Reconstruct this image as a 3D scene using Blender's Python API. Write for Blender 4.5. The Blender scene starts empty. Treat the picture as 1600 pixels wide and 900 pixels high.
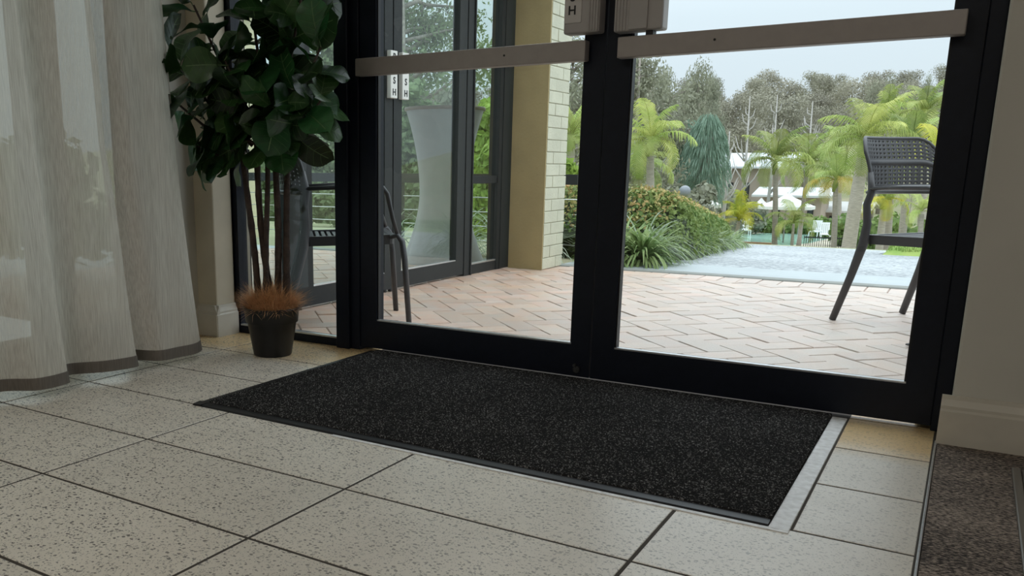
import bpy, bmesh, math, random
from mathutils import Vector, Matrix, Euler
from math import sin, cos, pi, radians as rad

sc = bpy.context.scene
COL = sc.collection
random.seed(7)
RND = random.Random(11)

# ------------------------------------------------------------------ camera
CAM = Vector((0, 0, 0.65))
CR = Vector((0.83170974, 0.55520853, 0.00154478))
CU = Vector((-0.12113374, 0.17874324, 0.9764105))
CF = Vector((-0.54183532, 0.81227726, -0.21591698))
FPX, CX, CY = 1348.265, 605.6, 559.2
cd = bpy.data.cameras.new('camera')
cam = bpy.data.objects.new('camera', cd)
COL.objects.link(cam)
m = Matrix((CR, CU, -CF)).transposed().to_4x4()
m.translation = CAM
cam.matrix_world = m
cd.sensor_width = 36.0
cd.lens = FPX / 1600 * 36
cd.shift_x = (800 - CX) / 1600
cd.shift_y = (CY - 450) / 1600
cd.clip_start = 0.05
cd.clip_end = 600
sc.camera = cam


def at(px, py, Y):
    """world point on the vertical plane y = Y seen at photo pixel px, py"""
    d = CF + CR * ((px - CX) / FPX) - CU * ((py - CY) / FPX)
    return CAM + d * (Y / d.y)


# ------------------------------------------------------------------ sky (overcast: zenith brighter than horizon)
W = bpy.data.worlds.new('World')
sc.world = W
W.use_nodes = True
nt = W.node_tree
nt.nodes.clear()
wo = nt.nodes.new('ShaderNodeOutputWorld')
bg = nt.nodes.new('ShaderNodeBackground')
tc = nt.nodes.new('ShaderNodeTexCoord')
sx = nt.nodes.new('ShaderNodeSeparateXYZ')
rp = nt.nodes.new('ShaderNodeValToRGB')
rp.color_ramp.elements[0].position = 0.0
rp.color_ramp.elements[0].color = (0.55, 0.60, 0.64, 1)
rp.color_ramp.elements[1].position = 1.0
rp.color_ramp.elements[1].color = (2.3, 2.42, 2.55, 1)
e = rp.color_ramp.elements.new(0.15)
e.color = (0.62, 0.69, 0.75, 1)
nt.links.new(tc.outputs['Generated'], sx.inputs[0])
nt.links.new(sx.outputs['Z'], rp.inputs[0])
nt.links.new(rp.outputs[0], bg.inputs[0])
bg.inputs[1].default_value = 1.0
nt.links.new(bg.outputs[0], wo.inputs[0])

sc.view_settings.view_transform = 'Standard'
sc.view_settings.look = 'None'
sc.view_settings.exposure = 0.52
sc.view_settings.gamma = 1.0
sc.view_settings.use_curve_mapping = False


def area_lamp(name, loc, size, power, color=(1, 0.95, 0.88)):
    l = bpy.data.lights.new(name, 'AREA')
    l.shape = 'RECTANGLE'
    l.size, l.size_y = size
    l.energy = power
    l.color = color
    o = bpy.data.objects.new(name, l)
    o.location = loc
    COL.objects.link(o)
    return o


# three unseen fill lamps added to brighten the room (behind and above the camera)
for lx, ly in ((-1.2, -0.6), (1.6, -0.6), (0.2, -2.2)):
    area_lamp('fill_lamp', (lx, ly, 2.56), (0.6, 0.6), 8.5)


# ------------------------------------------------------------------ helpers
def tag(o, label=None, cat=None, group=None, kind=None):
    if label: o['label'] = label
    if cat: o['category'] = cat
    if group: o['group'] = group
    if kind: o['kind'] = kind
    return o


def empty(name, loc=(0, 0, 0), rz=0, label=None, cat=None, group=None, kind=None):
    o = bpy.data.objects.new(name, None)
    o.location = loc
    o.rotation_euler = (0, 0, rz)
    o.empty_display_size = 0.05
    COL.objects.link(o)
    return tag(o, label, cat, group, kind)


def inst(name, mesh, parent=None, loc=(0, 0, 0), rot=(0, 0, 0), sc_=(1, 1, 1)):
    o = bpy.data.objects.new(name, mesh)
    COL.objects.link(o)
    o.location = loc
    o.rotation_euler = rot
    o.scale = sc_ if hasattr(sc_, '__len__') else (sc_,) * 3
    if parent: o.parent = parent
    return o


class MB:
    def __init__(s):
        s.v = []; s.f = []; s.sm = []

    def add(s, vs, fs, smooth=False):
        n = len(s.v)
        s.v.extend([tuple(v) for v in vs])
        s.f.extend([tuple(i + n for i in f) for f in fs])
        s.sm.extend([smooth] * len(fs))
        return s

    def box(s, x0, x1, y0, y1, z0, z1, M=None):
        vs = [Vector((x, y, z)) for x in (x0, x1) for y in (y0, y1) for z in (z0, z1)]
        if M: vs = [M @ v for v in vs]
        return s.add(vs, [(0, 1, 3, 2), (4, 6, 7, 5), (0, 4, 5, 1), (2, 3, 7, 6), (0, 2, 6, 4), (1, 5, 7, 3)])

    def bbox(s, x0, x1, y0, y1, z0, z1, b=0.003, M=None):
        """box with chamfered top edges (44-ish triangles)"""
        vs = []
        for z, i in ((z0, 0), (z1 - b, 0), (z1, b)):
            vs += [Vector((x0 + i, y0 + i, z)), Vector((x1 - i, y0 + i, z)), Vector((x1 - i, y1 - i, z)), Vector((x0 + i, y1 - i, z))]
        if M: vs = [M @ v for v in vs]
        fs = [(3, 2, 1, 0), (8, 9, 10, 11)]
        for k in (0, 4):
            for i in range(4):
                j = (i + 1) % 4
                fs.append((k + i, k + j, k + 4 + j, k + 4 + i))
        return s.add(vs, fs)

    def tube(s, pts, r, n=8, cap=True, flat=1.0, up=None):
        """swept tube; r number or list; flat squashes the section along its second axis"""
        pts = [Vector(p) for p in pts]
        rs = r if hasattr(r, '__len__') else [r] * len(pts)
        base = len(s.v)
        ref = Vector(up) if up else None
        prev = None
        for i, p in enumerate(pts):
            if i == 0: d = pts[1] - p
            elif i == len(pts) - 1: d = p - pts[i - 1]
            else: d = (pts[i + 1] - pts[i - 1])
            d.normalize()
            if ref is not None: a = ref - d * ref.dot(d)
            elif prev is None:
                q = Vector((0, 0, 1)) if abs(d.z) < 0.9 else Vector((1, 0, 0))
                a = q - d * q.dot(d)
            else: a = prev - d * prev.dot(d)
            if a.length < 1e-6: a = d.orthogonal()
            a.normalize(); prev = a
            b = d.cross(a)
            for k in range(n):
                t = 2 * pi * k / n
                s.v.append(tuple(p + (a * cos(t) * flat + b * sin(t)) * rs[i]))
        for i in range(len(pts) - 1):
            for k in range(n):
                j = (k + 1) % n
                s.f.append((base + i * n + k, base + i * n + j, base + (i + 1) * n + j, base + (i + 1) * n + k))
                s.sm.append(True)
        if cap:
            s.f.append(tuple(base + k for k in range(n))[::-1]); s.sm.append(False)
            e0 = base + (len(pts) - 1) * n
            s.f.append(tuple(e0 + k for k in range(n))); s.sm.append(False)
        return s

    def lathe(s, prof, n=32, c=(0, 0), smooth=True):
        base = len(s.v)
        for r, z in prof:
            for k in range(n):
                t = 2 * pi * k / n
                s.v.append((c[0] + r * cos(t), c[1] + r * sin(t), z))
        for i in range(len(prof) - 1):
            for k in range(n):
                j = (k + 1) % n
                s.f.append((base + i * n + k, base + i * n + j, base + (i + 1) * n + j, base + (i + 1) * n + k))
                s.sm.append(smooth)
        return s

    def prism(s, prof, axis, a, b):
        """extrude closed 2D profile along axis 'x' or 'y' between a and b; prof in the other two axes"""
        n = len(prof)
        mk = (lambda t, p: (t, p[0], p[1])) if axis == 'x' else ((lambda t, p: (p[0], t, p[1])) if axis == 'y' else (lambda t, p: (p[0], p[1], t)))
        vs = [mk(a, p) for p in prof] + [mk(b, p) for p in prof]
        fs = [tuple(range(n)), tuple(range(2 * n - 1, n - 1, -1))]
        fs += [(i, i + n, (i + 1) % n + n, (i + 1) % n) for i in range(n)]
        return s.add(vs, fs)

    def grid(s, fn, nu, nv, smooth=True):
        base = len(s.v)
        for i in range(nu + 1):
            for j in range(nv + 1):
                s.v.append(tuple(fn(i / nu, j / nv)))
        for i in range(nu):
            for j in range(nv):
                a = base + i * (nv + 1) + j
                s.f.append((a, a + nv + 1, a + nv + 2, a + 1)); s.sm.append(smooth)
        return s

    def mesh(s, name, mat):
        me = bpy.data.meshes.new(name)
        me.from_pydata(s.v, [], s.f)
        me.polygons.foreach_set('use_smooth', s.sm)
        if mat: me.materials.append(mat)
        me.update()
        return me

    def build(s, name, mat, parent=None, loc=(0, 0, 0), rot=(0, 0, 0)):
        return inst(name, s.mesh(name, mat), parent, loc, rot)


def fix_normals(o):
    bm = bmesh.new(); bm.from_mesh(o.data)
    bmesh.ops.recalc_face_normals(bm, faces=bm.faces)
    bm.to_mesh(o.data); bm.free()
    return o


def bevel(o, w=0.004, seg=2):
    md = o.modifiers.new('bevel', 'BEVEL')
    md.width = w; md.segments = seg; md.limit_method = 'ANGLE'
    return o


# ------------------------------------------------------------------ materials
def mat(name, col, rough=0.5, metal=0.0, spec=0.5, noise=0.0, nscale=20, bump=0.0, bscale=60, rand=0.0, transl=0.0, col2=None, stretch=None):
    m = bpy.data.materials.new(name)
    m.use_nodes = True
    n = m.node_tree.nodes; L = m.node_tree.links
    p = n['Principled BSDF']
    p.inputs['Roughness'].default_value = rough
    p.inputs['Metallic'].default_value = metal
    p.inputs['Specular IOR Level'].default_value = spec
    p.inputs['Base Color'].default_value = (*col, 1)
    src = None
    geo = n.new('ShaderNodeNewGeometry')
    mp = n.new('ShaderNodeMapping')
    L.new(geo.outputs['Position'], mp.inputs['Vector'])
    if stretch: mp.inputs['Scale'].default_value = stretch
    if noise > 0 or col2:
        t = n.new('ShaderNodeTexNoise')
        t.inputs['Scale'].default_value = nscale
        t.inputs['Detail'].default_value = 5
        L.new(mp.outputs[0], t.inputs['Vector'])
        mx = n.new('ShaderNodeMix'); mx.data_type = 'RGBA'
        c2 = col2 if col2 else tuple(max(0, c * (1 - noise)) for c in col)
        mx.inputs[6].default_value = (*col, 1)
        mx.inputs[7].default_value = (*c2, 1)
        cr = n.new('ShaderNodeMapRange')
        cr.inputs['From Min'].default_value = 0.35; cr.inputs['From Max'].default_value = 0.65
        L.new(t.outputs[0], cr.inputs['Value'])
        L.new(cr.outputs[0], mx.inputs[0])
        src = mx.outputs[2]
    if rand > 0:
        oi = n.new('ShaderNodeObjectInfo')
        hv = n.new('ShaderNodeHueSaturation')
        mr = n.new('ShaderNodeMapRange')
        mr.inputs['To Min'].default_value = 1 - rand; mr.inputs['To Max'].default_value = 1 + rand
        L.new(oi.outputs['Random'], mr.inputs['Value'])
        L.new(mr.outputs[0], hv.inputs['Value'])
        mr2 = n.new('ShaderNodeMapRange')
        mr2.inputs['To Min'].default_value = 0.5 - rand * 0.05; mr2.inputs['To Max'].default_value = 0.5 + rand * 0.05
        mm = n.new('ShaderNodeMath'); mm.operation = 'FRACT'
        m2 = n.new('ShaderNodeMath'); m2.operation = 'MULTIPLY'; m2.inputs[1].default_value = 7.31
        L.new(oi.outputs['Random'], m2.inputs[0]); L.new(m2.outputs[0], mm.inputs[0]); L.new(mm.outputs[0], mr2.inputs['Value'])
        L.new(mr2.outputs[0], hv.inputs['Hue'])
        if src: L.new(src, hv.inputs['Color'])
        else: hv.inputs['Color'].default_value = (*col, 1)
        src = hv.outputs[0]
    if src: L.new(src, p.inputs['Base Color'])
    if bump > 0:
        t2 = n.new('ShaderNodeTexNoise'); t2.inputs['Scale'].default_value = bscale; t2.inputs['Detail'].default_value = 4
        L.new(mp.outputs[0], t2.inputs['Vector'])
        b = n.new('ShaderNodeBump'); b.inputs['Strength'].default_value = bump; b.inputs['Distance'].default_value = 0.01
        L.new(t2.outputs[0], b.inputs['Height']); L.new(b.outputs[0], p.inputs['Normal'])
    if transl > 0:
        tr = n.new('ShaderNodeBsdfTranslucent')
        if src: L.new(src, tr.inputs[0])
        else: tr.inputs[0].default_value = (*col, 1)
        ms = n.new('ShaderNodeMixShader'); ms.inputs[0].default_value = transl
        L.new(p.outputs[0], ms.inputs[1]); L.new(tr.outputs[0], ms.inputs[2])
        L.new(ms.outputs[0], n['Material Output'].inputs[0])
    return m


def glass_mat(name, tint=(0.93, 0.96, 0.95), refl=1.0, ior=1.5):
    """thin window pane: fresnel reflection over straight transmission"""
    m = bpy.data.materials.new(name); m.use_nodes = True
    n = m.node_tree.nodes; L = m.node_tree.links; n.remove(n['Principled BSDF'])
    t = n.new('ShaderNodeBsdfTransparent'); t.inputs[0].default_value = (*tint, 1)
    g = n.new('ShaderNodeBsdfGlossy'); g.inputs['Roughness'].default_value = 0.0
    f = n.new('ShaderNodeFresnel'); f.inputs[0].default_value = ior
    k = n.new('ShaderNodeMath'); k.operation = 'MULTIPLY'; k.inputs[1].default_value = refl
    ms = n.new('ShaderNodeMixShader')
    gb = n.new('ShaderNodeNewGeometry')          # only the entry face of the pane reflects
    fb = n.new('ShaderNodeMath'); fb.operation = 'SUBTRACT'; fb.inputs[0].default_value = 1.0; L.new(gb.outputs['Backfacing'], fb.inputs[1])
    kb_ = n.new('ShaderNodeMath'); kb_.operation = 'MULTIPLY'
    L.new(f.outputs[0], k.inputs[0]); L.new(k.outputs[0], kb_.inputs[0]); L.new(fb.outputs[0], kb_.inputs[1]); L.new(kb_.outputs[0], ms.inputs[0])
    L.new(t.outputs[0], ms.inputs[1]); L.new(g.outputs[0], ms.inputs[2])
    L.new(ms.outputs[0], n['Material Output'].inputs[0])
    return m


def tile_mat():
    m = bpy.data.materials.new('terrazzo_tile'); m.use_nodes = True
    n = m.node_tree.nodes; L = m.node_tree.links; p = n['Principled BSDF']
    geo = n.new('ShaderNodeNewGeometry')
    oi = n.new('ShaderNodeObjectInfo')
    off = n.new('ShaderNodeVectorMath'); off.operation = 'MULTIPLY_ADD'
    L.new(oi.outputs['Location'], off.inputs[0]); off.inputs[1].default_value = (3.7, 5.1, 0); L.new(geo.outputs['Position'], off.inputs[2])
    def spk(scale, thr, soft, sx_=(1, 1, 1), dens=0.0):
        mp = n.new('ShaderNodeMapping'); mp.inputs['Scale'].default_value = sx_
        nz = n.new('ShaderNodeTexNoise'); nz.inputs['Scale'].default_value = scale * 0.8
        L.new(off.outputs[0], mp.inputs[0]); L.new(mp.outputs[0], nz.inputs['Vector'])
        ad = n.new('ShaderNodeVectorMath'); ad.operation = 'MULTIPLY_ADD'
        L.new(nz.outputs['Color'], ad.inputs[0]); ad.inputs[1].default_value = (0.012,) * 3; L.new(mp.outputs[0], ad.inputs[2])
        v = n.new('ShaderNodeTexVoronoi'); v.inputs['Scale'].default_value = scale; v.inputs['Randomness'].default_value = 1
        L.new(ad.outputs[0], v.inputs['Vector'])
        # size varies per cell
        sepc = n.new('ShaderNodeSeparateColor'); L.new(v.outputs['Color'], sepc.inputs[0])
        th = n.new('ShaderNodeMapRange'); th.inputs['To Min'].default_value = 0.04; th.inputs['To Max'].default_value = thr
        L.new(sepc.outputs[0], th.inputs['Value'])
        sb = n.new('ShaderNodeMath'); sb.operation = 'SUBTRACT'
        L.new(th.outputs[0], sb.inputs[0]); L.new(v.outputs['Distance'], sb.inputs[1])
        mr = n.new('ShaderNodeMapRange'); mr.inputs['From Min'].default_value = 0; mr.inputs['From Max'].default_value = soft
        L.new(sb.outputs[0], mr.inputs['Value'])
        return mr.outputs[0]
    a = spk(105, 0.46, 0.06, (1, 1.4, 1))
    b = spk(200, 0.50, 0.1, (1.4, 1, 1))
    mx = n.new('ShaderNodeMath'); mx.operation = 'MAXIMUM'; L.new(a, mx.inputs[0])
    b2 = n.new('ShaderNodeMath'); b2.operation = 'MULTIPLY'; b2.inputs[1].default_value = 0.75; L.new(b, b2.inputs[0]); L.new(b2.outputs[0], mx.inputs[1])
    # density mask: pits fade to the right, sky glare put into the tile colour
    sp = n.new('ShaderNodeSeparateXYZ'); L.new(geo.outputs['Position'], sp.inputs[0])
    dn = n.new('ShaderNodeMapRange'); dn.inputs['From Min'].default_value = -1.5; dn.inputs['From Max'].default_value = -0.1
    dn.inputs['To Min'].default_value = 1.0; dn.inputs['To Max'].default_value = 0.35
    L.new(sp.outputs[0], dn.inputs['Value'])
    ml = n.new('ShaderNodeMath'); ml.operation = 'MULTIPLY'; L.new(mx.outputs[0], ml.inputs[0]); L.new(dn.outputs[0], ml.inputs[1])
    cl = n.new('ShaderNodeTexNoise'); cl.inputs['Scale'].default_value = 7; cl.inputs['Detail'].default_value = 5
    L.new(geo.outputs['Position'], cl.inputs['Vector'])
    cb = n.new('ShaderNodeMix'); cb.data_type = 'RGBA'
    cb.inputs[6].default_value = (0.66, 0.60, 0.51, 1); cb.inputs[7].default_value = (0.82, 0.76, 0.66, 1)
    L.new(cl.outputs[0], cb.inputs[0])
    # yellower tone towards the door threshold
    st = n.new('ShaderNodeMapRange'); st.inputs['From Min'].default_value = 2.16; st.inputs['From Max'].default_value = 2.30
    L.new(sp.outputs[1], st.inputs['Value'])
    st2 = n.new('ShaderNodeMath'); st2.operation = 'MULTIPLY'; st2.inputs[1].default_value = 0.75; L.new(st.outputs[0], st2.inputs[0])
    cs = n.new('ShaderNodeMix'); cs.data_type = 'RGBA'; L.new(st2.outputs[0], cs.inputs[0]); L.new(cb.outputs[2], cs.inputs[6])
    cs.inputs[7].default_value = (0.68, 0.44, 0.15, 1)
    hv = n.new('ShaderNodeHueSaturation'); mr = n.new('ShaderNodeMapRange'); mr.inputs['To Min'].default_value = 0.93; mr.inputs['To Max'].default_value = 1.05
    L.new(oi.outputs['Random'], mr.inputs['Value']); L.new(mr.outputs[0], hv.inputs['Value']); L.new(cs.outputs[2], hv.inputs['Color'])
    cc = n.new('ShaderNodeMix'); cc.data_type = 'RGBA'; L.new(ml.outputs[0], cc.inputs[0]); L.new(hv.outputs[0], cc.inputs[6])
    cc.inputs[7].default_value = (0.06, 0.05, 0.04, 1)
    L.new(cc.outputs[2], p.inputs['Base Color'])
    p.inputs['Roughness'].default_value = 0.38; p.inputs['Specular IOR Level'].default_value = 0.85
    bp = n.new('ShaderNodeBump'); bp.inputs['Strength'].default_value = 0.35; bp.inputs['Distance'].default_value = 0.002; bp.invert = True
    L.new(ml.outputs[0], bp.inputs['Height']); L.new(bp.outputs[0], p.inputs['Normal'])
    return m


def speckle_mat(name, base, fleck, scale=400, lo=0.55, hi=0.75, rough=0.9, stretch=(1, 1, 1), spec=0.3, bump=0.6, lowf=0.25):
    m = bpy.data.materials.new(name); m.use_nodes = True
    n = m.node_tree.nodes; L = m.node_tree.links; p = n['Principled BSDF']
    geo = n.new('ShaderNodeNewGeometry'); mp = n.new('ShaderNodeMapping'); mp.inputs['Scale'].default_value = stretch
    L.new(geo.outputs['Position'], mp.inputs[0])
    t = n.new('ShaderNodeTexNoise'); t.inputs['Scale'].default_value = scale; t.inputs['Detail'].default_value = 3; t.inputs['Roughness'].default_value = 0.7
    L.new(mp.outputs[0], t.inputs['Vector'])
    t3 = n.new('ShaderNodeTexNoise'); t3.inputs['Scale'].default_value = scale / 60; L.new(mp.outputs[0], t3.inputs['Vector'])
    ad = n.new('ShaderNodeMath'); ad.operation = 'MULTIPLY_ADD'; ad.inputs[1].default_value = lowf; L.new(t3.outputs[0], ad.inputs[0]); L.new(t.outputs[0], ad.inputs[2])
    mr = n.new('ShaderNodeMapRange'); mr.inputs['From Min'].default_value = lo + lowf * .5; mr.inputs['From Max'].default_value = hi + lowf * .5
    L.new(ad.outputs[0], mr.inputs['Value'])
    mx = n.new('ShaderNodeMix'); mx.data_type = 'RGBA'; mx.inputs[6].default_value = (*base, 1); mx.inputs[7].default_value = (*fleck, 1)
    L.new(mr.outputs[0], mx.inputs[0]); L.new(mx.outputs[2], p.inputs['Base Color'])
    p.inputs['Roughness'].default_value = rough; p.inputs['Specular IOR Level'].default_value = spec
    b = n.new('ShaderNodeBump'); b.inputs['Strength'].default_value = bump; b.inputs['Distance'].default_value = 0.004
    L.new(t.outputs[0], b.inputs['Height']); L.new(b.outputs[0], p.inputs['Normal'])
    return m


def curtain_mat():
    m = bpy.data.materials.new('sheer_linen'); m.use_nodes = True
    n = m.node_tree.nodes; L = m.node_tree.links; p = n['Principled BSDF']
    geo = n.new('ShaderNodeNewGeometry'); mp = n.new('ShaderNodeMapping'); mp.inputs['Scale'].default_value = (1, 1, 0.02)
    L.new(geo.outputs['Position'], mp.inputs[0])
    t = n.new('ShaderNodeTexNoise'); t.inputs['Scale'].default_value = 520; t.inputs['Detail'].default_value = 4; L.new(mp.outputs[0], t.inputs['Vector'])
    mx = n.new('ShaderNodeMix'); mx.data_type = 'RGBA'; mx.inputs[6].default_value = (0.70, 0.62, 0.55, 1); mx.inputs[7].default_value = (0.86, 0.79, 0.72, 1)
    mr = n.new('ShaderNodeMapRange'); mr.inputs['From Min'].default_value = 0.32; mr.inputs['From Max'].default_value = 0.62
    L.new(t.outputs[0], mr.inputs['Value']); L.new(mr.outputs[0], mx.inputs[0]); L.new(mx.outputs[2], p.inputs['Base Color'])
    p.inputs['Roughness'].default_value = 0.9; p.inputs['Specular IOR Level'].default_value = 0.1
    tr = n.new('ShaderNodeBsdfTranslucent'); L.new(mx.outputs[2], tr.inputs[0])
    ms = n.new('ShaderNodeMixShader'); ms.inputs[0].default_value = 0.60
    L.new(p.outputs[0], ms.inputs[1]); L.new(tr.outputs[0], ms.inputs[2])
    tp = n.new('ShaderNodeBsdfTransparent'); m2 = n.new('ShaderNodeMixShader')
    k = n.new('ShaderNodeMapRange'); k.inputs['To Min'].default_value = 0.17; k.inputs['To Max'].default_value = 0.07
    L.new(mr.outputs[0], k.inputs['Value']); L.new(k.outputs[0], m2.inputs[0])
    L.new(ms.outputs[0], m2.inputs[1]); L.new(tp.outputs[0], m2.inputs[2])
    L.new(m2.outputs[0], n['Material Output'].inputs[0])
    return m


M = {}
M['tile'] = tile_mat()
M['grout'] = mat('grout', (0.055, 0.045, 0.035), 0.9)
M['wall'] = mat('wall_paint', (0.56, 0.54, 0.48), 0.6, noise=0.10, nscale=3, bump=0.05, bscale=200)
M['cream'] = mat('cream_paint', (0.62, 0.55, 0.42), 0.55, noise=0.12, nscale=6)
M['base'] = mat('skirting_paint', (0.60, 0.56, 0.48), 0.4, noise=0.10, nscale=12)
M['ceil'] = mat('ceiling_paint', (0.75, 0.73, 0.68), 0.8)
M['black'] = mat('black_aluminium', (0.008, 0.011, 0.020), 0.42, spec=0.25, noise=0.2, nscale=60)
M['grey_alu'] = mat('charcoal_aluminium', (0.024, 0.027, 0.028), 0.5, spec=0.3, noise=0.2, nscale=30)
M['bar'] = mat('taupe_aluminium', (0.36, 0.325, 0.305), 0.45, metal=0.2, noise=0.06, nscale=40)
M['housing'] = mat('housing_plastic', (0.40, 0.375, 0.36), 0.5, noise=0.05)
M['label'] = mat('label_plastic', (0.55, 0.52, 0.50), 0.4)
M['white_label'] = mat('white_label', (0.80, 0.80, 0.76), 0.4)
M['ink'] = mat('black_ink', (0.01, 0.01, 0.012), 0.5)
M['steel'] = mat('steel', (0.55, 0.55, 0.55), 0.3, metal=1.0)
M['alu'] = mat('mill_aluminium', (0.75, 0.75, 0.76), 0.30, metal=0.8, noise=0.15, nscale=90)
M['glass'] = glass_mat('door_glass', (0.93, 0.96, 0.96), 0.8)
M['wing_glass'] = glass_mat('veranda_glass', (0.86, 0.92, 0.90), 1.25, 1.55)
M['mat'] = speckle_mat('ribbed_mat_pile', (0.012, 0.012, 0.013), (0.40, 0.40, 0.40), 260, 0.54, 0.70, lowf=0.06)
M['rubber'] = mat('mat_rubber', (0.012, 0.012, 0.014), 0.45, spec=0.4)
M['carpet'] = speckle_mat('carpet_tile_pile', (0.035, 0.028, 0.025), (0.42, 0.34, 0.28), 300, 0.44, 0.64, stretch=(0.4, 1, 1))
M['curtain'] = curtain_mat()
M['hem'] = mat('curtain_hem', (0.30, 0.265, 0.235), 0.9, noise=0.2, nscale=300, stretch=(1, 1, 0.05), transl=0.45)
M['pot'] = mat('black_plastic_pot', (0.006, 0.007, 0.009), 0.42, noise=0.1)
M['coir'] = mat('coconut_fibre', (0.85, 0.52, 0.27), 0.9, col2=(0.55, 0.30, 0.14), nscale=60, rand=0.0, transl=0.2)
M['trunk'] = mat('fig_trunk', (0.060, 0.036, 0.025), 0.7, noise=0.5, nscale=40, bump=0.6, bscale=90)
M['fig_leaf'] = mat('fig_leaf', (0.026, 0.080, 0.020), 0.36, noise=0.35, nscale=30, rand=0.6, transl=0.22, spec=0.5)
M['vein'] = mat('leaf_vein', (0.13, 0.22, 0.09), 0.5, transl=0.2)
M['paver'] = mat('clay_paver', (0.66, 0.42, 0.30), 0.42, col2=(0.60, 0.47, 0.39), nscale=9, rand=0.14, bump=0.25, bscale=160)
_n = M['paver'].node_tree.nodes; _L = M['paver'].node_tree.links
_p = _n['Principled BSDF']; _src = _p.inputs['Base Color'].links[0].from_socket
_g = _n.new('ShaderNodeNewGeometry'); _s = _n.new('ShaderNodeSeparateXYZ'); _L.new(_g.outputs['Position'], _s.inputs[0])
_r = _n.new('ShaderNodeMapRange'); _r.inputs['From Min'].default_value = -2.4; _r.inputs['From Max'].default_value = -0.9; _r.inputs['To Min'].default_value = 0.0; _r.inputs['To Max'].default_value = 0.62
_L.new(_s.outputs[0], _r.inputs['Value'])
_m = _n.new('ShaderNodeMix'); _m.data_type = 'RGBA'; _L.new(_r.outputs[0], _m.inputs[0]); _L.new(_src, _m.inputs[6]); _m.inputs[7].default_value = (0.50, 0.46, 0.43, 1)  # sky glare on the right-hand pavers painted in as a greyer colour
_L.new(_m.outputs[2], _p.inputs['Base Color'])
M['paver_sand'] = mat('joint_sand', (0.30, 0.22, 0.18), 0.95)
M['kerb'] = mat('concrete_kerb', (0.23, 0.24, 0.22), 0.7, noise=0.15, nscale=10)
M['drive'] = speckle_mat('exposed_aggregate', (0.13, 0.145, 0.155), (0.50, 0.53, 0.55), 28, 0.36, 0.60, rough=0.6, bump=0.3)
M['drive_smooth'] = mat('smooth_concrete', (0.40, 0.44, 0.455), 0.6, noise=0.08, nscale=4)
M['brick'] = mat('painted_brick', (0.60, 0.59, 0.46), 0.6, noise=0.10, nscale=10, rand=0.03, bump=0.3, bscale=70)
M['ochre'] = mat('ochre_render', (0.42, 0.33, 0.16), 0.6, noise=0.12, nscale=7, bump=0.15, bscale=60)
M['mortar'] = mat('painted_mortar', (0.54, 0.52, 0.41), 0.8)
M['chair'] = mat('anthracite_resin', (0.045, 0.045, 0.050), 0.40, noise=0.05)
M['soil'] = mat('garden_soil', (0.10, 0.075, 0.05), 0.95, noise=0.5, nscale=6)
M['grass'] = mat('lawn', (0.20, 0.33, 0.07), 0.9, col2=(0.30, 0.38, 0.10), nscale=4, transl=0.1)
M['ground'] = mat('garden_ground', (0.22, 0.24, 0.12), 0.95, col2=(0.34, 0.31, 0.20), nscale=0.4)
M['forest_floor'] = mat('forest_floor', (0.13, 0.13, 0.09), 0.95, noise=0.3, nscale=0.2)

# ------------------------------------------------------------------ floor: slab + tiles
YF = 2.509           # inside face of the door frames
floor = MB().box(-2.62, 3.2, -3.3, 2.62, -0.12, -0.0010).build('floor', M['grout'])
tag(floor, kind='structure')
TX, TY, OX, OY = 0.5991, 0.2911, -2.2066, 1.6432
G = 0.006
MATX0, MATX1, MATY0 = -1.737, -0.205, 1.632
tile_cache = {}
def tile_piece(x0, x1, y0, y1):
    k = (round(x1 - x0, 3), round(y1 - y0, 3))
    if k not in tile_cache:
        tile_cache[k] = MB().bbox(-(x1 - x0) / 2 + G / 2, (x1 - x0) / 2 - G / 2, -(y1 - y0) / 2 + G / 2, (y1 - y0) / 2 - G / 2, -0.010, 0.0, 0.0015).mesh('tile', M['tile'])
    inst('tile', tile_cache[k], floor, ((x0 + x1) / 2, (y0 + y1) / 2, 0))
for i in range(-1, 5):
    for j in range(-15, 3):
        x0, x1 = OX + i * TX, OX + (i + 1) * TX
        y0, y1 = OY + j * TY, OY + (j + 1) * TY
        x0, x1 = max(x0, -2.50), min(x1, -0.006)
        y1 = min(y1, 2.52)
        if x1 - x0 < 0.02: continue
        if j < 0:
            tile_piece(x0, x1, y0, y1); continue
        for a, b in ((x0, min(x1, MATX0 + 0.012)), (max(x0, MATX1), x1)):
            if b - a > 0.015: tile_piece(a, b, y0, y1)
# row in front of the threshold
for a, b in ((-2.40, -1.80), (-1.80, MATX0 + 0.012), (MATX1, -0.006)):
    tile_piece(a, b, OY + 3 * TY, 2.62)
# carpet, edge trim and floor track on the right
carpet = MB().box(0.0, 3.2, -3.3, 2.40, -0.004, 0.004).build('carpet', M['carpet'])
tag(carpet, 'brown-grey flecked loop-pile carpet right of the pale tiles', 'carpet')
t1 = MB().bbox(-0.0060, -0.0015, -3.3, 2.40, -0.004, 0.0055, 0.001).build('trim_1', M['alu']); tag(t1, kind='structure')
t2 = MB()
t2.bbox(0.142, 0.158, -3.3, 2.25, 0.004, 0.012, 0.002)
t2.bbox(0.160, 0.200, -3.3, 2.25, 0.004, 0.009, 0.002)
t2.bbox(0.202, 0.215, -3.3, 2.25, 0.004, 0.012, 0.002)
t2 = t2.build('trim_2', mat('track_metal', (0.26, 0.235, 0.21), 0.4, metal=0.5, noise=0.3, nscale=60, stretch=(1, 0.05, 1))); tag(t2, kind='structure')

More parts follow.
